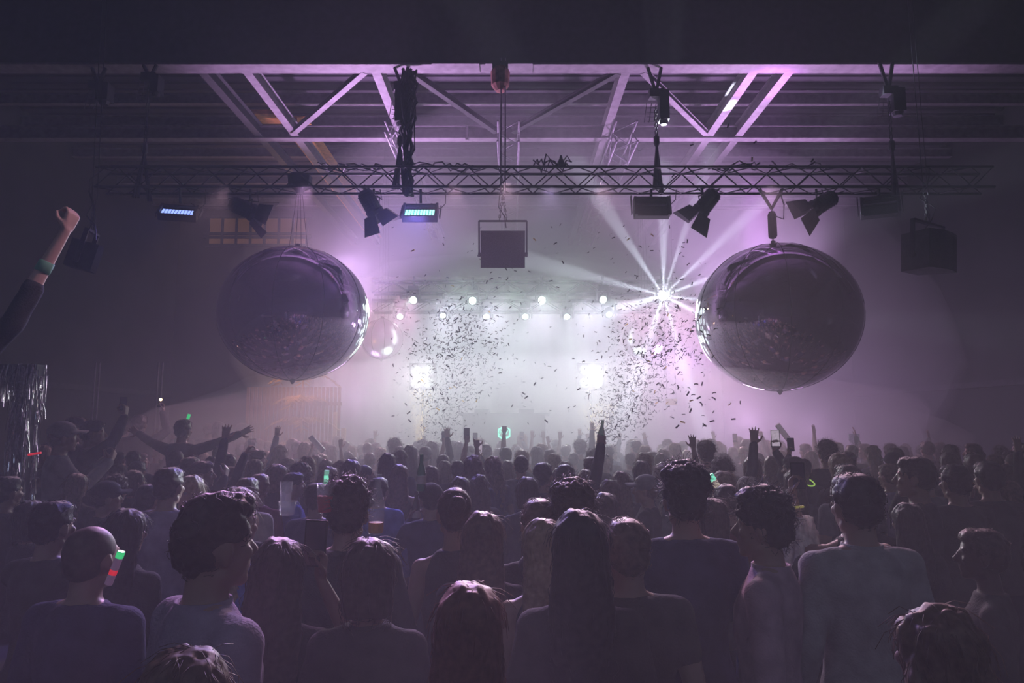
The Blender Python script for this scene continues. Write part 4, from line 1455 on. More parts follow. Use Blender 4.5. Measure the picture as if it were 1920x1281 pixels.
    (1024, 838, 16, 0, 'm', 'dh', 'short', 'b', 'g', S_, 'hazy figure with one arm raised, third right of the neon sign', {}),
    (1045, 836, 17, 0, 'm', 'hd', 'short', 'b', 'g', S_, 'hazy figure with left arm raised, right of the empty centre', {}),
    (1060, 834, 22, 0, 'm', 'dd', 'short', 'd', 'g', L_, 'round dark head in the haze left of the bottle hand', {}),
    (1075, 848, 20, 4, 'm', 'dd', 'short', 'd', 'g', L_, 'small dark head low beside the bottle arm', {}),
    (1058, 864, 30, 4, 'f', 'dd', 'bob', 'b', 'k', L_, 'person with brown hair right of the flat top', {}),
    (1048, 876, 30, 0, 'm', 'dd', 'short', 'd', 'k', L_, 'man with low dark head under the bottle arm', {}),
    (1060, 868, 46, -8, 'm', 'dg', 'short', 'k', 'k', L_, 'dark sleeved figure holding a clear bottle up high', dict(pid='bottle')),
    (1098, 879, 34, 0, 'f', 'dd', 'long', 'b', 'k', L_, 'woman with long brown hair below the raised bottle', {}),
    (1107, 862, 32, 0, 'm', 'dd', 'short', 'd', 'k', L_, 'man with dark hair right of the bottle arm', {}),
    (1137, 850, 27, 178, 'f', 'dd', 'bob', 'b', 'g', L_, 'person with glasses facing the camera in the haze', {}),
    (1136, 838, 20, 0, 'm', 'dd', 'short', 'g', 'c', L_, 'pale haired head just behind the person facing the camera', {}),
    (1156, 832, 18, 0, 'm', 'dd', 'buzz', 'd', 'g', L_, 'upright cropped head at the foot of the right confetti', {}),
    (1092, 826, 16, 0, 'm', 'dP', 'short', 'b', 'g', L_, 'faint figure with raised phone behind the bottle hand', {}),
    (1134, 921, 50, -4, 'f', 'dd', 'long', 'd', 'k', L_, 'woman with long hair bright along its right edge, right of the wide round head', {}),
    (1143, 897, 42, 0, 'f', 'dd', 'bob', 'b', 'k', L_, 'person with gold edged brown hair left of the trucker cap', {}),
    (1163, 882, 28, 0, 'f', 'dd', 'long', 'b', 'k', L_, 'woman with rim lit hair behind the gold edged head', {}),
    (1202, 862, 36, 3, 'f', 'dd', 'bob', 'd', 'g', L_, 'person with wide dark hair behind the trucker cap', {}),
    (1212, 890, 46, 72, 'm', 'dd', 'short', 'b', 'k', L_, 'man in a peaked trucker cap facing left', dict(cap='g')),
    (1192, 840, 22, 0, 'm', 'dd', 'buzz', 'b', 'c', L_, 'cropped head with a pale shirt at the right confetti', {}),
    (1189, 834, 20, 4, 'm', 'uu', 'short', 'd', 'g', L_, 'figure with both arms up in the right confetti', {}),
    (1221, 846, 28, -60, 'm', 'dw', 'short', 'd', 'w', L_, 'man turned right stretching a pale sleeved arm over the crowd', dict(pid='stretch')),
    (1243, 865, 38, 5, 'f', 'dd', 'wavy', 'g', 'g', L_, 'woman with long pale wavy hair left of the tall tousled man', {}),
    (1256, 841, 16, 0, 'm', 'dd', 'short', 'd', 'g', L_, 'first of two small dark heads behind the stretched arm', {}),
    (1268, 844, 18, 0, 'm', 'dd', 'short', 'd', 'g', L_, 'second of two small dark heads behind the stretched arm', {}),
    (1281, 827, 20, 0, 'm', 'dd', 'short', 'g', 'c', L_, 'pale hazy head with a white cap left of the waving hand', dict(cap='w')),
    (1240, 832, 16, 0, 'm', 'dd', 'short', 'g', 'c', L_, 'faint pale head left of the white cap', {}),
    (1287, 843, 20, 0, 'f', 'dd', 'long', 'l', 'c', L_, 'fair hazy head below the white cap', {}),
    (1323, 826, 34, 0, 'm', 'dd', 'curly', 'd', 'c', L_, 'man with gold confetti caught in his curls', {}),
    (1318, 832, 20, 0, 'm', 'du', 'short', 'b', 'g', S_, 'figure behind the confetti curls holding an open hand up', dict(pid='open')),
    (1350, 865, 32, 0, 'm', 'hd', 'short', 'd', 'l', S_, 'man with one bare arm stretched up, right of the tall tousled man', {}),
    (1394, 836, 25, 170, 'm', 'dd', 'short', 'l', 'g', L_, 'fair man facing the camera and laughing in the haze', {}),
    (1374, 838, 22, 0, 'm', 'dP', 'short', 'b', 'c', L_, 'pale sleeved figure holding a phone up high, left of the laughing man', dict(pid='ph1374')),
    (1408, 822, 20, 0, 'm', 'dd', 'short', 'b', 'g', L_, 'hazy tall head behind the laughing man', {}),
    (1424, 825, 18, 0, 'm', 'dd', 'short', 'r', 'g', L_, 'hazy head with an orange lit hat right of the laughing man', dict(cap='g')),
    (1452, 823, 22, 0, 'f', 'dd', 'bob', 'l', 'g', L_, 'pale head beside the raised white stick at right', {}),
    (1466, 834, 22, 0, 'm', 'gd', 'short', 'd', 'g', L_, 'figure holding a white inflatable stick up at the right', dict(pid='stick2')),
    (1400, 893, 44, 8, 'm', 'dd', 'bob', 'g', 'k', L_, 'person with smooth fair hair behind the curly pink shirted man', {}),
    (1363, 905, 60, 6, 'm', 'dd', 'short', 'k', 'm', L_, 'dark haired man right of the tall tousled man, in shadow', {}),
    (1336, 931, 46, 0, 'f', 'dd', 'bob', 'd', 'k', L_, 'low dark head just right of the tall tousled man', {}),
    # --- right
    (1461, 857, 30, 2, 'f', 'dd', 'long', 'l', 'k', L_, 'woman with long light hair left of the lit phone', {}),
    (1488, 854, 40, 40, 'm', 'dP', 'short', 'k', 'k', L_, 'black haired man filming with a lit phone held high, right', dict(pid='film2')),
    (1507, 858, 34, -14, 'f', 'Pd', 'short', 'k', 'k', L_, 'dark figure with a green glow ring, right of the filming man', dict(pid='ring')),
    (1510, 831, 22, 0, 'f', 'dd', 'long', 'l', 'g', L_, 'long fair haired woman in the haze at right', {}),
    (1526, 840, 20, 50, 'm', 'dd', 'short', 'b', 'g', L_, 'small face turned left, right of the long fair hair', {}),
    (1549, 825, 34, 0, 'm', 'dd', 'curly', 'k', 'k', L_, 'man with black curls standing high at right', {}),
    (1572, 848, 42, 6, 'f', 'dd', 'straight', 'l', 'k', L_, 'woman with long light hair behind the pale dress shirt', {}),
    (1592, 888, 44, 4, 'f', 'td', 'bob', 'd', 'k', N_, 'woman in sheer white ruffled sleeve raising an arm with a yellow wristband', dict(pid='ruffle', Y=3.35)),
    (1622, 831, 24, 60, 'm', 'du', 'short', 'b', 'k', L_, 'man with a raised curved hand, looking left at right', {}),
    (1600, 838, 20, 10, 'f', 'db', 'bob', 'd', 'k', L_, 'woman holding a wine glass at right', dict(pid='wine')),
    (1640, 838, 24, 0, 'm', 'dd', 'short', 'l', 'k', L_, 'fair head right of the raised curved hand', {}),
    (1666, 868, 40, 20, 'm', 'dd', 'short', 'b', 'l', L_, 'brown haired man in lilac right of the pale dress shirt', {}),
    (1675, 848, 34, 0, 'm', 'dd', 'short', 'k', 'k', L_, 'man in a flat dark cap behind the brown haired man', dict(cap='k')),
    (1716, 853, 60, 55, 'm', 'db', 'short', 'k', 'k', L_, 'tall dark man looking left with a lit cheek, at right', dict(pid='tallr')),
    (1690, 836, 24, 30, 'f', 'dd', 'bob', 'd', 'k', L_, 'dim woman behind the tall dark man', {}),
    (1738, 826, 26, 0, 'm', 'dd', 'short', 'd', 'k', L_, 'dim head right of the tall dark man', {}),
    (1780, 832, 30, 10, 'f', 'db', 'long', 'd', 'k', L_, 'dim woman with fingers lit, further right', {}),
    (1824, 830, 28, 62, 'm', 'dd', 'short', 'd', 'k', L_, 'dim face turned left near the right wall', {}),
    (1910, 828, 22, 60, 'm', 'dd', 'short', 'd', 'k', L_, 'dim face at the far right edge, upper', {}),
    (1902, 858, 30, 80, 'f', 'dd', 'bob', 'd', 'k', L_, 'dim face in profile at the far right edge, second down', {}),
    (1888, 900, 40, 70, 'f', 'dk', 'bob', 'b', 'k', L_, 'dim woman in profile with a hand to her mouth at the right edge', {}),
    (1842, 985, 60, 60, 'f', 'dd', 'short', 'd', 'k', L_, 'dim reddish face low at the right', dict(Y=2.9, skin=2)),
    (1790, 868, 52, 8, 'm', 'kd', 'short', 'k', 'k', L_, 'big dark figure with lit fingers at the right', {}),
    (1852, 862, 56, 0, 'm', 'dd', 'short', 'k', 'k', L_, 'big dark head at the right, nearest the wall', {}),
    (1700, 940, 66, 0, 'f', 'dd', 'long', 'k', 'k', L_, 'long haired dark figure right of the pale dress shirt', {}),
    # --- left
    (118, 790, 28, -52, 'm', 'pp', 'short', 'b', 'w', L_, 'man in a white cap and white shirt filming to the right, far left', dict(cap='w', pid='whitecap', zt=1.97, Y=6.6)),
    (141, 780, 22, -40, 'm', 'dd', 'short', 'd', 'k', L_, 'man behind the white cap, brow lit', dict(ztfree=1, Y=8.4)),
    (174, 786, 24, -62, 'm', 'dP', 'short', 'k', 'k', L_, 'man in black looking right and lifting a phone, far left', dict(pid='ph174', ztfree=1, Y=7.6)),
    (110, 859, 30, -40, 'm', 'dk', 'short', 'd', 'g', L_, 'man with glasses and an arm bent over his head, far left', {}),
    (72, 875, 32, -70, 'm', 'uP', 'short', 'd', 'g', L_, 'man looking right with a hand held up, far left', dict(pid='red')),
    (39, 910, 26, -60, 'm', 'dd', 'short', 'k', 'k', L_, 'dim man looking right, lowest at the far left edge', {}),
    (146, 886, 40, -10, 'f', 'dd', 'long', 'b', 'k', L_, 'woman with long brown hair dimly lit at left', {}),
    (200, 902, 52, -46, 'm', 'dd', 'short', 'k', 'k', L_, 'dark capped man turned right, left of the nearest young man', dict(cap='k')),
    (264, 849, 26, -60, 'm', 'db', 'short', 'd', 'k', L_, 'man in profile looking right with a drink at left', dict(pid='cupl')),
    (253, 880, 30, -40, 'f', 'dd', 'bob', 'd', 'k', L_, 'dim woman looking right in front of the man with the drink', {}),
    (294, 838, 22, -20, 'f', 'rr', 'short', 'l', 'g', L_, 'figure with both hands up in horns, left', {}),
    (344, 785, 24, -12, 'm', 'oo', 'short', 'd', 'k', L_, 'man with spread arms standing above the crowd at left, green glint on top', dict(ztfree=1, Y=9.2, pid='spread')),
    (318, 873, 50, -8, 'm', 'dd', 'short', 'd', 'l', L_, 'man in a lilac shirt seen from behind, hugged by a woman', dict(pid='hugged', Y=4.4)),
    (357, 889, 30, 168, 'f', 'dd', 'long', 'l', 'k', N_, 'smiling blond woman facing the camera, hugging the lilac shirt', dict(Y=4.75, pid='hugger')),
    (379, 862, 42, -72, 'm', 'dk', 'short', 'd', 'k', L_, 'man in profile with lit cheek right of the hugging pair', {}),
    (381, 846, 22, -20, 'f', 'dd', 'bob', 'l', 'k', L_, 'fair face behind the man with lit cheek', {}),
    (434, 873, 32, -72, 'm', 'dg', 'short', 'd', 'k', L_, 'man in profile raising an arm with a cup, behind the nearest young man', dict(pid='armup')),
    (413, 834, 28, -30, 'm', 'dd', 'short', 'd', 'k', L_, 'dim head left of the raised arm with the cup', {}),
    (222, 868, 28, -20, 'f', 'dd', 'long', 'd', 'k', L_, 'dim long haired figure left of the man with the drink', {}),
    (330, 842, 24, -10, 'm', 'dd', 'short', 'k', 'k', L_, 'dark head right of the horns hands', {}),
    (262, 776, 18, 0, 'm', 'dP', 'short', 'd', 'k', L_, 'distant figure holding a phone lamp up at left', dict(ztfree=1, Y=10.5, pid='torch')),
    (232, 795, 20, -10, 'm', 'dd', 'short', 'd', 'k', L_, 'distant head left of the phone lamp', {}),
    (392, 793, 20, 0, 'm', 'dd', 'short', 'd', 'k', L_, 'distant head right of the spread arms', {}),
    (411, 789, 20, 0, 'f', 'dd', 'bob', 'd', 'k', L_, 'distant head with a bob, second right of the spread arms', dict(ztfree=1)),
    (454, 792, 18, -70, 'm', 'dd', 'short', 'd', 'k', L_, 'distant profile at the left end of the slatted screen', {}),
    (300, 800, 18, 0, 'm', 'dd', 'short', 'd', 'k', L_, 'distant head left of the spread arms', {}),
    (280, 905, 50, -10, 'm', 'dd', 'short', 'k', 'k', L_, 'dark short haired head below the hugging pair', {}),
    (100, 935, 54, -14, 'm', 'pp', 'short', 'k', 'k', L_, 'dark figure filming, with an orange picture on the phone, left', dict(pid='orange', Y=3.2)),
    (14, 890, 44, -20, 'm', 'dd', 'short', 'k', 'k', L_, 'dark head at the left edge in front of the tinsel', dict(Y=4.9)),
    (62, 936, 50, -20, 'f', 'dd', 'bob', 'k', 'k', L_, 'dark bobbed head low at the left edge', dict(Y=4.2)),
    (240, 950, 56, -10, 'f', 'kd', 'long', 'k', 'k', L_, 'dark long haired figure with a lit hand, left of the nearest young man', dict(Y=3.3)),
]


def solve(px, py, w_, hk, opt):
    Y = opt.get('Y') or 0.20 * 1280 / w_
    Y = min(Y, 13.6)
    z = at(px, py, Y).z
    lo, hi = (1.5, 2.4) if opt.get('ztfree') else (1.56, 1.93)
    if not lo <= z <= hi and not opt.get('Y'):
        z2 = min(max(z, lo), hi)
        tanv = (at(px, py, 10).z - 2) / 10
        Y2 = (z2 - 2) / tanv if tanv < -1e-4 else Y
        Y2 = min(max(Y2, Y * 0.72), Y * 1.35)
        Y = min(Y2, 13.7)
        z = at(px, py, Y).z
    return Y, z


placed = []
for row in TABLE:
    px, py, w_, yaw, sex, arms, hk, hc, tc, sl, lab, opt = row
    Y, z = solve(px, py, w_, hk, opt)
    placed.append([row, Y])
# keep the bodies apart: shift along the line of sight
for it in range(60):
    moved = False
    for i in range(len(placed)):
        a, Ya = placed[i]
        pa = at(a[0], a[1], Ya)
        for j in range(i + 1, len(placed)):
            b, Yb = placed[j]
            if abs(Ya - Yb) > 0.4:
                continue
            pb = at(b[0], b[1], Yb)
            dd_ = math.hypot(pa.x - pb.x, pa.y - pb.y)
            if dd_ < 0.40:
                stp = (0.41 - dd_) * 0.5
                front, back = (i, j) if (a[1], i) >= (b[1], j) else (j, i)
                if not placed[front][0][11].get('Y'):
                    placed[front][1] -= stp
                if not placed[back][0][11].get('Y'):
                    placed[back][1] = min(placed[back][1] + stp, 14.0)
                Ya = placed[i][1]
                pa = at(a[0], a[1], Ya)
                moved = True
    if not moved:
        break
spots = []
for row, Y in placed:
    px, py, w_, yaw, sex, arms, hk, hc, tc, sl, lab, opt = row
    p = at(px, py, Y)
    z = p.z
    skin = rng.choice((0, 0, 0, 1))
    if px > 1700 or px < 40:
        skin = 1
    skin = opt.get('skin', skin)
    person(p.x, p.y, z, yaw, sex, arms[0], arms[1], hk, hc, tc, sl, lab, skin, cap=opt.get('cap'), collar=bool(opt.get('collar')), pid=opt.get('pid'))
    spots.append((p.x, p.y))

# the rest of the packed floor, faint heads between those above
KINDS = [('m', 'short', 'd', 'k'), ('f', 'long', 'b', 'k'), ('m', 'short', 'k', 'g'), ('f', 'bob', 'l', 'k'), ('m', 'buzz', 'd', 'n'), ('f', 'straight', 'd', 'g'), ('m', 'curly', 'd', 'k'), ('f', 'wavy', 'b', 'n')]
ZONES = [
    (470, 1460, 10.2, 13.8, 70, 'head in hazy rows before the stage, {}', 'packed heads before the stage'),
    (40, 470, 5.5, 12.5, 34, 'figure in the dim left flank of the crowd, {}', 'dim crowd on the left flank'),
    (1480, 1900, 5.0, 12.5, 30, 'figure in the dim right flank of the crowd, {}', 'dim crowd on the right flank'),
    (470, 1480, 5.0, 10.0, 30, 'head deep in the mid crowd, {}', 'packed heads in mid crowd'),
]
for (x0, x1, ya, yb, n, lab, grp) in ZONES:
    done = 0
    for tr in range(2500):
        if done >= n:
            break
        Y = rng.uniform(ya, yb)
        zt = rng.uniform(1.56, 1.74)
        q = at(rng.uniform(x0, x1), 800, Y)
        if any(math.hypot(q.x - s[0], q.y - s[1]) < 0.46 for s in spots):
            continue
        sx, hk, hc, tc = rng.choice(KINDS)
        pose = rng.choice(('dd', 'dd', 'dd', 'dd', 'db', 'du')) if sx == 'm' else rng.choice(('dd', 'dd', 'dd', 'pp'))
        if pose == 'du':
            pose = 'dh' if rng.random() < 0.5 else 'dd'
        q2 = (q.x / q.y * 1280 + 960 - x0) / (x1 - x0)
        third = 'left end' if q2 < 0.25 else 'left half' if q2 < 0.5 else 'right half' if q2 < 0.75 else 'right end'
        look = {'short': 'short haired', 'long': 'long haired', 'bob': 'bobbed', 'buzz': 'cropped', 'straight': 'straight haired', 'curly': 'curly', 'wavy': 'wavy haired'}[hk]
        tone = {'k': 'black', 'd': 'dark', 'b': 'brown', 'l': 'fair'}[hc]
        arm_ = ', arm up' if 'h' in pose else ', hands raised' if pose == 'pp' else ''
        person(q.x, q.y, zt, rng.uniform(-25, 25), sx, pose[0], pose[1], hk, hc, tc, rng.choice((L_, L_, S_)), tone + ' ' + look + ' ' + lab.format(third) + arm_, rng.choice((0, 0, 1)), group=grp)
        spots.append((q.x, q.y))
        done += 1
# ------------------------------------------------------------------ things held up in the crowd
PHONEB = mat('phone_black', (0.02, 0.02, 0.025), 0.25, 0, 0.5)
SCREEN = mat('phone_screen_lit', (0.4, 0.35, 0.4), 0.3, 0, 0.4, 0.6, 30, emit=(0.75, 0.62, 0.75), emit_strength=0.45)
SCREENO = mat('phone_screen_orange', (0.3, 0.15, 0.05), 0.3, 0, 0.4, 0.9, 14, emit=(1.0, 0.42, 0.12), emit_strength=0.25)
SCREEND = mat('phone_screen_dark', (0.05, 0.045, 0.06), 0.15, 0, 0.5)
GLASS = mat('clear_glass', (0.9, 0.95, 0.95), 0.12, 0, 0.9, 0.02, alpha=0.16)
GREENG = mat('green_glass', (0.05, 0.24, 0.13), 0.08, 0, 0.6, 0.05, alpha=0.75)
BEER = mat('amber_beer', (0.65, 0.28, 0.05), 0.2, 0, 0.5, 0.1, alpha=0.9)
REDDRINK = mat('red_drink', (0.75, 0.04, 0.05), 0.2, 0, 0.5, 0.2, 20, alpha=0.92)
LABELP = mat('paper_label', (0.5, 0.45, 0.4), 0.7)
FOAM = translucent(mat('white_foil_stick', (0.80, 0.78, 0.80), 0.4, 0, 0.4, 0.05), 0.65)


def frame(up, face):
    z = Vector(up).normalized()
    y = (Vector(face) - z * z.dot(Vector(face))).normalized()
    x = y.cross(z)
    return Matrix((x, y, z)).transposed()


def phone(p, up, face, label, screen=SCREEND, s=1.0):
    """face: the direction the screen's back looks (away from its user)"""
    t = thing('phone', label, 'phone', p)
    t.rotation_euler = frame(up, face).to_euler()
    t.scale = (s, s, s)
    mb = MB()
    mb.box((0, 0, 0), (0.070, 0.007, 0.146))
    mb.box((0, 0, 0), (0.074, 0.005, 0.142))
    mb.build('case', PHONEB, t)
    MB().box((0, -0.0045, 0), (0.064, 0.002, 0.136)).build('screen', screen, t)
    MB().box((-0.018, 0.005, 0.05), (0.026, 0.004, 0.03)).build('camera_bump', PHONEB, t)
    return t


def held_phone(pid, side, label, screen=SCREEND, s=1.0, dz=0.055):
    g, d, n = grip_world(pid, side)
    return phone(g + Vector((0, 0, dz)), (0, 0.05, 1), (g - Vector((0, 0, 0)) - CAM).normalized() * Vector((1, 1, 0)), label, screen, s)


held_phone('film', 'R', 'phone with its picture showing, held up at the middle left of the crowd', SCREEN, 1.15)
held_phone('film2', 'R', 'brightly lit phone held high at the right of the crowd', SCREEN, 1.1)
held_phone('ph967', 'R', 'dark phone held up beside the neon sign', SCREEND)
held_phone('ph1374', 'R', 'dark phone held up high in a pale sleeved hand at right', SCREEND)
held_phone('ph174', 'R', 'phone held up by the man in black at the far left', SCREEND)
held_phone('whitecap', 'R', 'phone in the hands of the man in the white cap', SCREEND)
held_phone('orange', 'R', 'phone with an orange picture on its screen at the left', SCREENO, 1.1)
held_phone('ring', 'L', 'dark phone in the raised hand at the right, beside the green ring', SCREEND)
held_phone('ruffle', 'L', 'dark phone held up over the ruffled white sleeve', SCREEND, 0.9, 0.03)
tp = held_phone('torch', 'R', 'phone with its small lamp on, far left of the crowd', SCREEND)
MB().ball((0.0, -0.012, 0.05), 0.022, 8, 6).build('lamp', mat('phone_lamp', (1, 0.8, 0.5), 0.4, emit=(1.0, 0.70, 0.38), emit_strength=6.0), tp)


def arm_only(px, py, Y, label, pose, phone_label=None, zt=1.66, sleeve=S_, sex='m', hc='d', tc='g'):
    """a person placed so that the raised right hand (not the crown) is seen at the pixel"""
    P = proto((sex, 'd', pose, 0, 0))
    s = zt / HEADTOP['short']
    h = P['grips']['R'][0] * s
    p = at(px, py, Y)
    s2 = p.z / P['grips']['R'][0].z
    s2 = min(max(s2, 0.86), 1.06)
    h = P['grips']['R'][0] * s2
    pid = 'arm%d' % px
    person(p.x - h.x, p.y - h.y, HEADTOP['short'] * s2, 0, sex, 'd', pose, 'short' if sex == 'm' else 'long', hc, tc, sleeve, label, 0, pid=pid)
    if phone_label:
        held_phone(pid, 'R', phone_label, SCREEND)


# raised arms with phones before the stage
arm_only(875, 822, 8.6, 'dark figure holding a phone straight up above the middle left', 'g', 'black phone held straight up in silhouette, left of the fist', sleeve=S_)
arm_only(833, 826, 9.5, 'dark figure holding a phone up beside the left confetti', 'g', 'black phone held up in silhouette beside the left confetti')
arm_only(891, 830, 11.0, 'hazy figure holding a phone up between phone and fist', 'g', 'hazy phone held up between the black phone and the fist', sleeve=L_)
arm_only(997, 815, 12.4, 'hazy figure with a bare arm up, right of the tall pale figure', 'h')

# bottle held high
def bottle(p, up, label, glass=GLASS, h=0.23, r=0.031, liquid=None, fill=0.4):
    t = thing('bottle', label, 'bottle', p)
    t.rotation_euler = frame(up, (0, 1, 0.1)).to_euler()
    k = h / 0.23
    MB().lathe((0, 0, -0.08 * k), [(r * 0.9, 0), (r, 0.008), (r, 0.12 * k), (r * 0.75, 0.145 * k), (0.013, 0.18 * k), (0.0125, 0.225 * k), (0.0145, 0.23 * k)], 14).build('glass_body', glass, t, True)
    MB().lathe((0, 0, -0.08 * k), [(r * 1.02, 0.045), (r * 1.02, 0.10)], 14).build('paper_label', LABELP, t) if liquid is None else None
    if liquid:
        MB().lathe((0, 0, -0.08 * k), [(r * 0.85, 0.004), (r * 0.93, 0.012), (r * 0.93, 0.02 + 0.2 * fill * k)], 12).build('drink', liquid, t)
    return t


g, d, n = grip_world('bottle', 'R')
bottle(g, (0.15, 0.1, 1), 'clear bottle with green base held up in a raised hand', GREENG, 0.24)
bottle(at(706, 962, 2.75), (0.03, 0, 1), 'beer bottle with amber left in the bottom, left of the pinned up hair', GLASS, 0.23, 0.031, BEER, 0.12)
bottle(at(790, 897, 4.6), (0.0, 0, 1), 'green beer bottle held low behind the blue lit cap', GREENG, 0.24)
g, d, n = grip_world('bluecap', 'L')
bottle(g, (0, 0.1, 1), 'dark bottle lifted in front of the blue lit cap', mat('dark_glass_bottle', (0.05, 0.045, 0.05), 0.1, 0, 0.6), 0.24)


def cup(p, label, drink, h=0.13, r=0.042, name='plastic_cup', cat='cup'):
    t = thing(name, label, cat, p)
    MB().lathe((0, 0, 0), [(r * 0.75, 0), (r, h), (r * 0.97, h), (r * 0.73, 0.004)], 16).build('cup_wall', GLASS, t, True)
    if drink:
        MB().lathe((0, 0, 0.004), [(r * 0.70, 0), (r * 0.86, h * 0.55)], 16).build('drink', drink, t)
    return t


g, d, n = grip_world('redcup', 'R')
cup(at(609, 962, 2.9), 'plastic cup of red drink, left of the big mop of curls', REDDRINK, 0.12, 0.038)
cup(at(535, 952, 3.3), 'clear tall glass beside the bright blue shirt', None, 0.12, 0.03, 'drinking_glass', 'glass')
cup(at(538, 966, 3.1), 'clear low tumbler below the bright blue shirt', None, 0.06, 0.04, 'drinking_glass', 'glass')
g, d, n = grip_world('cupl', 'R')
cup(g + Vector((0, 0, -0.03)), 'clear cup held by the profile at the left', None)
g, d, n = grip_world('armup', 'R')
cup(g + Vector((0, 0, -0.03)), 'clear cup raised behind the nearest young man', None)
g, d, n = grip_world('wine', 'R')
wg = thing('wine_glass', 'stemmed glass held up at the right', 'glass', at(1604, 858, 5.6))
MB().lathe((0, 0, 0), [(0.035, 0), (0.03, 0.004), (0.004, 0.012), (0.004, 0.085), (0.025, 0.10), (0.043, 0.14), (0.040, 0.19), (0.038, 0.19), (0.040, 0.14), (0.01, 0.10)], 14).build('glass_bowl', GLASS, wg, True)


# light sticks
def stick(p0, p1, r, label, parts, cat='light stick', name='light_stick'):
    p0, p1 = Vector(p0), Vector(p1)
    t = thing(name, label, cat, p0)
    d = p1 - p0
    f0 = 0
    for f1, m, nm in parts:
        q = d.to_track_quat('Z', 'Y').to_matrix()
        a, L = d * f0, (d * (f1 - f0)).length
        MB().lathe(a, [(r * 0.94, 0), (r, 0.003), (r, L - 0.003), (r * 0.94, L)], 14, q).build(nm, m, t)
        f0 = f1
    return t


def glow(name, c, s):
    return mat(name, c, 0.4, 0, 0.3, 0.1, emit=c, emit_strength=s)


GM = glow('mint_glow', (0.25, 1.0, 0.65), 0.75)
GMD = glow('mint_glow_soft', (0.30, 0.75, 0.55), 0.35)
GG = glow('green_glow', (0.05, 0.8, 0.25), 0.6)
GR = glow('red_glow', (1.0, 0.03, 0.05), 0.45)
GV = glow('violet_glow_soft', (0.35, 0.2, 0.35), 0.14)
stick(at(611, 908, 4.9), at(613, 882, 4.9), 0.017, 'upright green glowing foam stick, left of the big mop of curls', [(0.35, GMD, 'lower_foam'), (0.62, GM, 'middle_foam'), (1.0, GMD, 'upper_foam')])
stick(at(203, 1096, 2.3), at(228, 1034, 2.3), 0.0125, 'foam stick lit green on top and red below at the lower left', [(0.3, GV, 'grip_end'), (0.45, GR, 'red_section'), (0.8, GV, 'middle_foam'), (1.0, GG, 'green_tip')])
stick(at(53, 853, 5.2), at(77, 849, 5.2), 0.008, 'short red glowing stick at the far left', [(1.0, GR, 'foam_tube')])
stick(at(1345, 912, 3.9), at(1331, 890, 3.9), 0.018, 'green and white light stick right of the tall tousled man', [(0.5, glow('peach_glow', (0.9, 0.75, 0.6), 0.35), 'lower_foam'), (1.0, GM, 'upper_foam')])
stick(at(607, 847, 7.6), at(582, 819, 7.6), 0.03, 'white inflatable stick held slanting at the left of the stage', [(1.0, FOAM, 'foil_tube')], 'inflatable stick', 'inflatable_stick')
stick(at(1481, 828, 8.4), at(1457, 796, 8.4), 0.033, 'white inflatable stick held slanting at the right', [(1.0, FOAM, 'foil_tube')], 'inflatable stick', 'inflatable_stick')
stick(at(352, 786, 9.2), at(355, 777, 9.2), 0.02, 'small green light on the head of the man with spread arms', [(1.0, GG, 'foam_tube')])


def ring(c, r, tr, m, label, rot, cat, name):
    mb = MB()
    M = Euler(rot).to_matrix()
    c = Vector(c)
    mb.path([M @ Vector((r * math.cos(a), r * math.sin(a), 0)) for a in [2 * math.pi * k / 20 for k in range(21)]], tr, 7)
    o = mb.build(name, m, None, True, c)
    return tag(o, label, cat)


t_, P_ = PEOPLE['ring']
ring(t_.location + Vector((0.0, 0.0, 1.50 * t_.scale[0])), 0.10, 0.007, glow('lime_glow', (0.55, 0.9, 0.15), 0.5), 'green glowing necklace ring at the right', (0.4, 0.2, 0), 'necklace', 'glow_necklace')
# yellow wristband and sheer ruffled sleeve
t_, P_ = PEOPLE['ruffle']
e, wv = Vector(ARM['t'][0]), Vector(ARM['t'][1])
e.x, wv.x = -e.x + 0.026, -wv.x + 0.026
mtx = Matrix.Rotation(t_.rotation_euler.z, 4, 'Z')
def body_pt(v):
    return t_.location + (mtx @ Vector(v)) * t_.scale[0]
ea, wa = body_pt(e), body_pt(wv)
da = (wa - ea).normalized()
ring(ea.lerp(wa, 0.72), 0.036, 0.006, glow('yellow_band_glow', (0.75, 0.7, 0.15), 0.12), 'yellow wristband on the raised arm with the ruffled sleeve', da.to_track_quat('Z', 'Y').to_euler(), 'wristband', 'wristband')  # a faint glow is added to the band's yellow
GAUZE = translucent(mat('white_gauze', (0.75, 0.73, 0.70), 0.8, 0, 0.1, 0.25, 30), 0.5)
sh = Vector((-0.152, -0.008, 1.388))
rs = random.Random(3)
vs, fs = [], []
nu, nv = 40, 9
for j in range(nv):
    f = j / (nv - 1)
    c = Vector((e.x - 0.012 * f, e.y + 0.01, 1.545 - 0.02 * f))
    for i in range(nu):
        a = 2 * math.pi * i / nu
        rad = 0.052 + 0.055 * f + 0.016 * math.sin(a * 9 + f * 2) * f + 0.01 * rs.uniform(-1, 1)
        vs.append((c.x + rad * math.cos(a), c.y + rad * math.sin(a), c.z - 0.25 * f * (0.8 + 0.2 * math.sin(a * 4))))
for j in range(nv - 1):
    for i in range(nu):
        fs.append((j * nu + i, j * nu + (i + 1) % nu, (j + 1) * nu + (i + 1) % nu, (j + 1) * nu + i))
mb = MB()
mb.add(vs, fs)
rf = mb.build('ruffled_sleeve', GAUZE, t_)
so = rf.modifiers.new('s', 'SOLIDIFY')
so.thickness = 0.004
# hug: the woman's arm lies over the lilac shoulders
# raised phone close to the camera with its dark arm
gw_, dw_, nw_ = grip_world('close', 'R')
phone(gw_ + Vector((-0.005, 0.02, 0.05)), (0.02, 0.05, 1), (0.1, 1, 0), 'black phone in a raised hand close to the camera, lower left', SCREEND, 1.1)

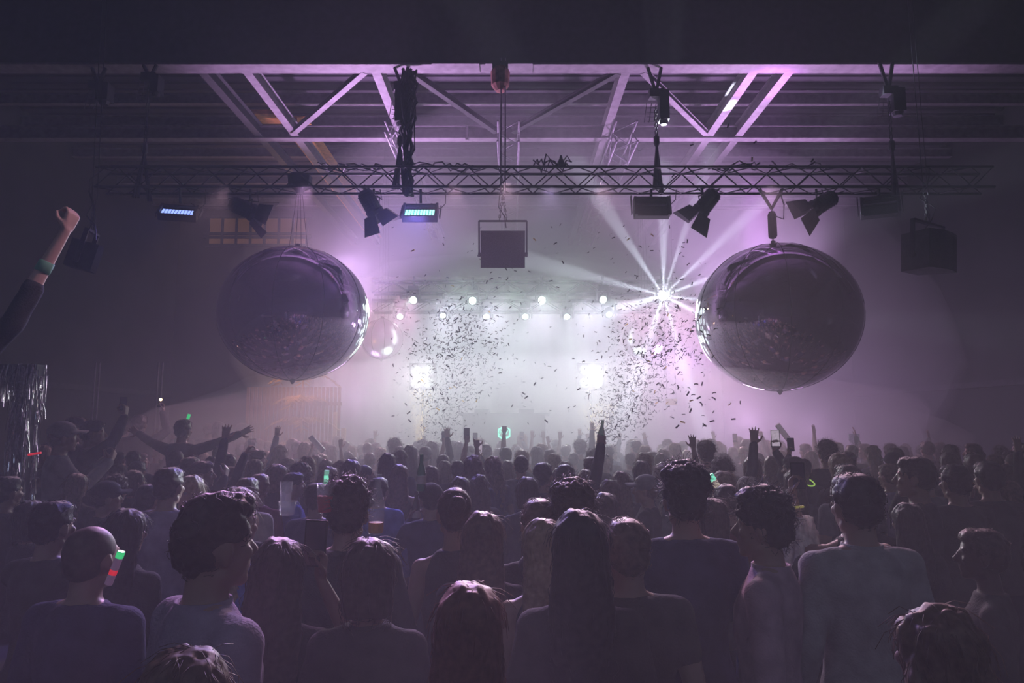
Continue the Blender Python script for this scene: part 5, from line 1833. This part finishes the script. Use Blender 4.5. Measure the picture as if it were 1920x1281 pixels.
# arm reaching up at the upper left, green wristband; the man stands on a riser outside the frame
AY = 3.4
ab = at(-62, 800, AY)
rise = at(-40, 705, AY).z - 1.41
rs_ = thing('riser', 'black riser at the left edge under the man with the raised arm', 'riser', (ab.x - 0.25, AY, 0))
MB().box((0, 0, rise - 0.03), (1.0, 1.0, 0.06)).build('deck', BLACK_PAINT, rs_)
for sx in (-0.45, 0.45):
    for sy in (-0.45, 0.45):
        MB().box((sx, sy, (rise - 0.06) / 2), (0.06, 0.06, rise - 0.06)).build('leg', BLACK_METAL, rs_)
arm_t = thing('person', 'person at the left edge, only the raised forearm and hand with green wristband in view', 'person', (ab.x - 0.25, AY, rise), (0, 0, 0), 'people in the crowd', 1.0)
def loc_(px, py, Y):
    return at(px, py, Y) - arm_t.location
el = loc_(22, 610, AY + 0.02)
w1 = loc_(72, 520, AY + 0.04)
w2 = loc_(124, 432, AY + 0.06)
mb = MB()
torso(mb, 'm')
mb.capsule((0, -0.016, 1.43), 0.064, (0, 0, 1.56), 0.055)
MH = Matrix.Translation(Vector((0, 0.012, 1.635)))
head_prims(mb, MH, 'm')
arm(mb, -1, 'd', 'm')
legs(mb, 'm')
shd = Vector((0.178, -0.008, 1.408))
mb.capsule(shd, 0.058, shd.lerp(el, 0.5), 0.05)
mb.capsule(shd.lerp(el, 0.5), 0.05, el, 0.041)
mb.capsule(el, 0.041, w1, 0.036)
mb.capsule(w1, 0.036, w2, 0.024)
hd_ = (loc_(146, 385, AY + 0.08) - w2).normalized()
hand(mb, w2, hd_, Vector((-0.8, 0.3, 0.5)), 'grip', 1, 1.0)
bd = remesh(mb, 'body', 0.0072, 2, 0.4)
link('body', bd, arm_t, None, mat('skin_lit', (0.55, 0.36, 0.31), 0.5, 0, 0.35, 0.1, 9))  # skin lightened to stand for the light on this arm
mb = MB()
torso(mb, 'm', 0.013)
mb.capsule(shd, 0.07, shd.lerp(el, 0.5), 0.064)
mb.capsule(shd.lerp(el, 0.5), 0.064, el, 0.056)
mb.capsule(el, 0.056, el.lerp(w1, 0.78), 0.05)
arm(mb, -1, 'd', 'm', 0.013, 2.0, False)
link('top', remesh(mb, 'top', 0.013, 2, 0.6, pleats(0.006, 5)), arm_t, None, TCOL['k'])
link('trousers', trousers('m'), arm_t, None, PANTS)
hh = link('hair', hair('short'), arm_t, None, HCOL['d'])
hh.matrix_local = MH
mb = MB()
dW = (w2 - w1)
mb.lathe(w1 + dW * 0.22, [(0.036, -0.03), (0.038, -0.028), (0.036, 0.028), (0.034, 0.03)], 16, dW.to_track_quat('Z', 'Y').to_matrix())
wb = mb.build('wristband', mat('green_band', (0.18, 0.42, 0.28), 0.6, 0, 0.2), None, True)
wb.location = arm_t.location
tag(wb, 'green cloth wristband on the raised arm at the upper left', 'wristband')

# tinsel arch at the left edge
SILVER = mat('silver_foil', (0.75, 0.72, 0.78), 0.22, 0.9, 0.5, 0.3, 60)
ta = thing('tinsel_arch', 'silver tinsel fringe arch at the left edge', 'arch', at(46, 800, 6.0) * Vector((1, 1, 0)))
zt_ = at(46, 682, 6.0).z
MB().box((-0.75, 0, zt_ - 0.06), (1.7, 0.10, 0.10)).build('top_bar', BLACK_METAL, ta)
MB().box((-0.0, 0, (zt_ - 0.1) / 2), (0.10, 0.10, zt_ - 0.1)).build('post', BLACK_METAL, ta)
MB().box((-1.5, 0, (zt_ - 0.1) / 2), (0.10, 0.10, zt_ - 0.1)).build('post', BLACK_METAL, ta)
rt = random.Random(4)
for nm, n, xr_, zr, ln in (('top_fringe', 1500, (-1.62, 0.12), (zt_ - 0.10, zt_), (0.16, 0.30)), ('post_fringe', 1300, (-0.09, 0.09), (0.5, zt_ - 0.2), (0.1, 0.2))):
    vs, fs = [], []
    for k in range(n):
        x, z = rt.uniform(*xr_), rt.uniform(*zr)
        y = rt.choice((-0.07, 0.07)) + rt.uniform(-0.02, 0.02)
        L = rt.uniform(*ln)
        a = rt.uniform(0, 3.14)
        ww = 0.004
        dx, dy = ww * math.cos(a), ww * math.sin(a)
        ox, oy = rt.uniform(-0.02, 0.02), rt.uniform(-0.02, 0.02)
        b = len(vs)
        vs += [(x - dx, y - dy, z), (x + dx, y + dy, z), (x + dx + ox, y + dy + oy, z - L * 0.5), (x - dx + ox, y - dy + oy, z - L * 0.5),
               (x + dx * 0.2 + ox * 1.5, y + dy + oy, z - L), (x - dx * 0.2 + ox * 1.5, y - dy + oy, z - L)]
        fs += [(b, b + 1, b + 2, b + 3), (b + 3, b + 2, b + 4, b + 5)]
    o = MB().add(vs, fs).build(nm, SILVER, ta)
    o['kind'] = 'stuff'
# thin poles at the left wall
for (px, lab) in ((183, 'first thin pair of poles by the left wall'), (301, 'second thin pair of poles by the left wall')):
    p = at(px, 690, 13.0)
    t = thing('pole_pair', lab, 'pole', (p.x, 13.0, 0))
    for s in (-0.04, 0.04):
        MB().tube((s, 0, 0), (s, 0, p.z + 0.1), 0.016, n=8).build('pole', STEEL, t)
    MB().box((0, 0, 0.02), (0.4, 0.4, 0.04)).build('base_plate', BLACK_METAL, t)

# ------------------------------------------------------------------ confetti
CONF = [mat('confetti_black', (0.03, 0.028, 0.035), 0.6, 0, 0.2), mat('confetti_gold', (0.75, 0.52, 0.12), 0.35, 0.4, 0.4)]
rc = random.Random(21)
cm = []
for variant in range(3):
    L, W2 = 0.025, 0.0078
    vs, fs = [], []
    bend = (0.0, 0.006, 0.014)[variant]
    for k in range(5):
        f = k / 4 - 0.5
        z = bend * (1 - (2 * f) ** 2) * 1.0 + (0.004 * math.sin(f * 5) if variant == 1 else 0)
        for e_ in (0, 0.0012):
            vs += [(f * 2 * L, -W2, z + e_), (f * 2 * L, W2, z + e_)]
    for k in range(4):
        a, b = k * 4, k * 4 + 4
        fs += [(a, a + 1, b + 1, b), (a + 2, b + 2, b + 3, a + 3), (a, b, b + 2, a + 2), (a + 1, a + 3, b + 3, b + 1)]
    fs += [(0, 2, 3, 1), (16, 17, 19, 18)]
    m = bpy.data.meshes.new('confetti_strip')
    m.from_pydata(vs, [], fs)
    m.materials.append(CONF[0])
    cm.append(m)


def plume(side):
    """a random point of a confetti plume, as (px, py, Y)"""
    for _ in range(50):
        r = rc.random()
        if side == 'L':
            f = rc.random() ** 0.8
            cx = 806 + 62 * f + 10 * math.sin(f * 4)
            cyy = 838 - 255 * f
            wd = 48 + 42 * f
            px, py = rc.gauss(cx, wd * 0.62), rc.gauss(cyy, 26)
            Y = rc.uniform(11.0, 15.5)
            if 735 < px < 1000:
                return px, py, Y
        else:
            f = rc.random() ** 1.1
            cx = 1122 + 105 * f + 30 * math.sin(f * 3)
            cyy = 832 - 250 * f
            wd = 26 + 70 * f
            px, py = rc.gauss(cx, wd * 0.62), rc.gauss(cyy, 28)
            Y = rc.uniform(9.5, 15.0)
            if 1050 < px < 1340:
                return px, py, Y
    return 900, 700, 12


single = []
# larger single pieces, seen one by one
BIG = [(1523, 301, 6.4, 0.9), (1365, 236, 7.5, 1.2), (1416, 267, 7.5, .7), (1297, 272, 8, .3), (1410, 299, 7.2, 1.5), (882, 637, 9, .1), (921, 523, 9.3, .5), (1033, 527, 9, .2), (1003, 720, 9, 1.0), (982, 738, 9, -.5),
       (1024, 790, 8, -.8), (938, 700, 9, .1), (1031, 410, 0, 0), (1150, 446, 9, .4), (1178, 449, 9, .6), (1200, 463, 9, -.5), (1222, 470, 9, .1), (1262, 330, 9, .8), (1240, 365, 9, .3),
       (1375, 786, 7, .1), (1335, 790, 7, .2), (1314, 758, 7, -1), (1295, 770, 7, 1.1), (1280, 792, 7, -.3), (1338, 748, 7, -.6), (1310, 746, 7, .5), (1290, 738, 7, 1.0), (1270, 800, 7, .7), (1321, 797, 7, -.6)]
for (px, py, Y, a) in BIG:
    if Y:
        single.append((px, py, Y, a))
while len(single) < 60:
    single.append((rc.gauss(1290, 60), rc.uniform(440, 800), rc.uniform(7.5, 10.4), None))
while len(single) < 80:
    single.append((rc.uniform(740, 1100), rc.uniform(440, 760), rc.uniform(8, 11), None))
while len(single) < 180:
    px, py, Y = plume('L')
    single.append((px, py - rc.random() * 60, rc.uniform(8.5, 11.5), None))
while len(single) < 300:
    px, py, Y = plume('R')
    single.append((px + 25, py - rc.random() * 30, rc.uniform(8.0, 11.0), None))
for k, (px, py, Y, a) in enumerate(single):
    o = bpy.data.objects.new('confetti_strip', cm[k % 3])
    p = at(px, py, Y)
    o.location = p
    o.rotation_euler = (rc.uniform(-1.0, 1.0) + 1.57, -a if a is not None else rc.gauss(-0.3, 0.9), rc.uniform(-0.7, 0.7)) if a is None else (1.3, -a, 0.2)
    col.objects.link(o)
    if k % 9 == 4:
        o.material_slots[0].link = 'OBJECT'
        o.material_slots[0].material = CONF[1]
        tag(o, 'gold glinting paper confetti strip drifting in the haze over the crowd', 'confetti', 'gold confetti strips in the air')
    else:
        tag(o, 'dark paper confetti strip drifting in the haze over the crowd', 'confetti', 'dark confetti strips in the air')
mb = MB()
base_v = [Vector(v.co) for v in cm[1].vertices]
base_f = [tuple(p.vertices) for p in cm[1].polygons]
for k in range(3400):
    px, py, Y = plume('L' if k % 20 < 9 else 'R')
    if k % 13 == 0:
        px, py, Y = rc.uniform(730, 1330), rc.uniform(420, 810), rc.uniform(10, 15)
    p = at(px, py, max(Y, 10.5))
    M = Euler((rc.uniform(0, 6.28), rc.gauss(-0.3, 0.8), rc.uniform(-0.9, 0.9))).to_matrix() * rc.uniform(0.75, 1.05)
    mb.add([M @ v + p for v in base_v], base_f)
o = mb.build('confetti', CONF[0])
o['kind'] = 'stuff'
o['label'] = 'two plumes of countless dark paper confetti over the stage front'
o['category'] = 'confetti'

# golden spark fountains
SPARK = mat('gold_spark', (1, 0.8, 0.4), 0.5, emit=(1.0, 0.74, 0.36), emit_strength=2.6)
for (px, side, n, ht, wdt) in ((787, 'left', 420, 1.25, 0.30), (1120, 'right', 520, 0.95, 0.42)):
    p = at(px, 850, 14.9)
    t = thing('spark_machine', 'golden spark fountain at the %s of the stage front' % side, 'spark fountain', (p.x, 14.9, SZ))
    MB().box((0, 0, 0.12), (0.25, 0.25, 0.24)).build('body', BLACK_METAL, t)
    MB().lathe((0, 0, 0.24), [(0.05, 0), (0.04, 0.05)], 10).build('nozzle', BLACK_METAL, t)
    mb = MB()
    for k in range(n):
        f = rc.random()
        a = rc.uniform(0, 6.28)
        sp = rc.random() ** 0.7 * wdt * (0.15 + f)
        z = 0.28 + f * ht
        q = Vector((sp * math.cos(a), sp * math.sin(a), z))
        d = Vector((sp * math.cos(a) * 0.8, sp * math.sin(a) * 0.8, rc.choice((1, 1, -0.7)))).normalized() * rc.uniform(0.015, 0.05)
        mb.tube(q, q + d, 0.0022, 0.0012, 3)
    o = mb.build('spark', SPARK, t)
    o['kind'] = 'stuff'
# ------------------------------------------------------------------ haze in the hall and smoke over the stage
def volume(name, density, g, colour=(0.95, 0.95, 1.0)):
    m = bpy.data.materials.new(name)
    m.use_nodes = True
    nt = m.node_tree
    nt.nodes.clear()
    out = nt.nodes.new('ShaderNodeOutputMaterial')
    sca = nt.nodes.new('ShaderNodeVolumeScatter')
    sca.inputs['Color'].default_value = (*colour, 1)
    sca.inputs['Density'].default_value = density
    sca.inputs['Anisotropy'].default_value = g
    nt.links.new(sca.outputs[0], out.inputs['Volume'])
    return m


h = MB().box((0, (Y0 + Y1) / 2, 4.55), (2 * HX - 0.1, Y1 - Y0 - 0.2, 9.0)).build('haze', volume('haze', HAZE_DENSITY, HAZE_G))
h['kind'] = 'stuff'
h['label'] = 'thin stage haze filling the whole hall'
h['category'] = 'haze'


def smoke(c, r, density, seed, label):
    bm = bmesh.new()
    bmesh.ops.create_icosphere(bm, subdivisions=4, radius=1.0)
    for v in bm.verts:
        k = 1 + 0.16 * noise.noise(v.co * 1.7 + Vector((seed, 0, 0))) + 0.06 * noise.noise(v.co * 4.5 + Vector((0, seed, 0)))
        v.co = Vector((v.co.x * r[0] * k, v.co.y * r[1] * k, v.co.z * r[2] * k))
        w_ = Vector(c) + v.co
        v.co.z = min(max(w_.z, 0.03), 9.0) - c[2]
        v.co.y = min(w_.y, Y1 - 0.15) - c[1]
    me = bpy.data.meshes.new('smoke')
    bm.to_mesh(me)
    bm.free()
    me.materials.append(volume('smoke_%d' % seed, density, 0.2))
    o = link('smoke', me, None, c)
    o['kind'] = 'stuff'
    o['label'] = label
    o['category'] = 'smoke'


smoke((1.3, 16.6, 4.0), (8.2, 5.5, 5.6), 0.068, 1, 'wide bank of smoke spreading from the stage over the front rows')
smoke((0.6, 18.6, 3.0), (6.6, 2.8, 3.8), 0.13, 2, 'thick bright smoke in the middle of the stage')
smoke((0.4, 11.6, 1.6), (6.6, 4.2, 1.5), 0.10, 4, 'low smoke rolling off the stage between the heads of the front rows')
smoke((0.0, 0.0, 2.2), (8.0, 2.0, 3.2), 0.025, 3, 'unseen smoke added around the camera to lift the dark tones')  # extra smoke bank added as a veil over the nearest people
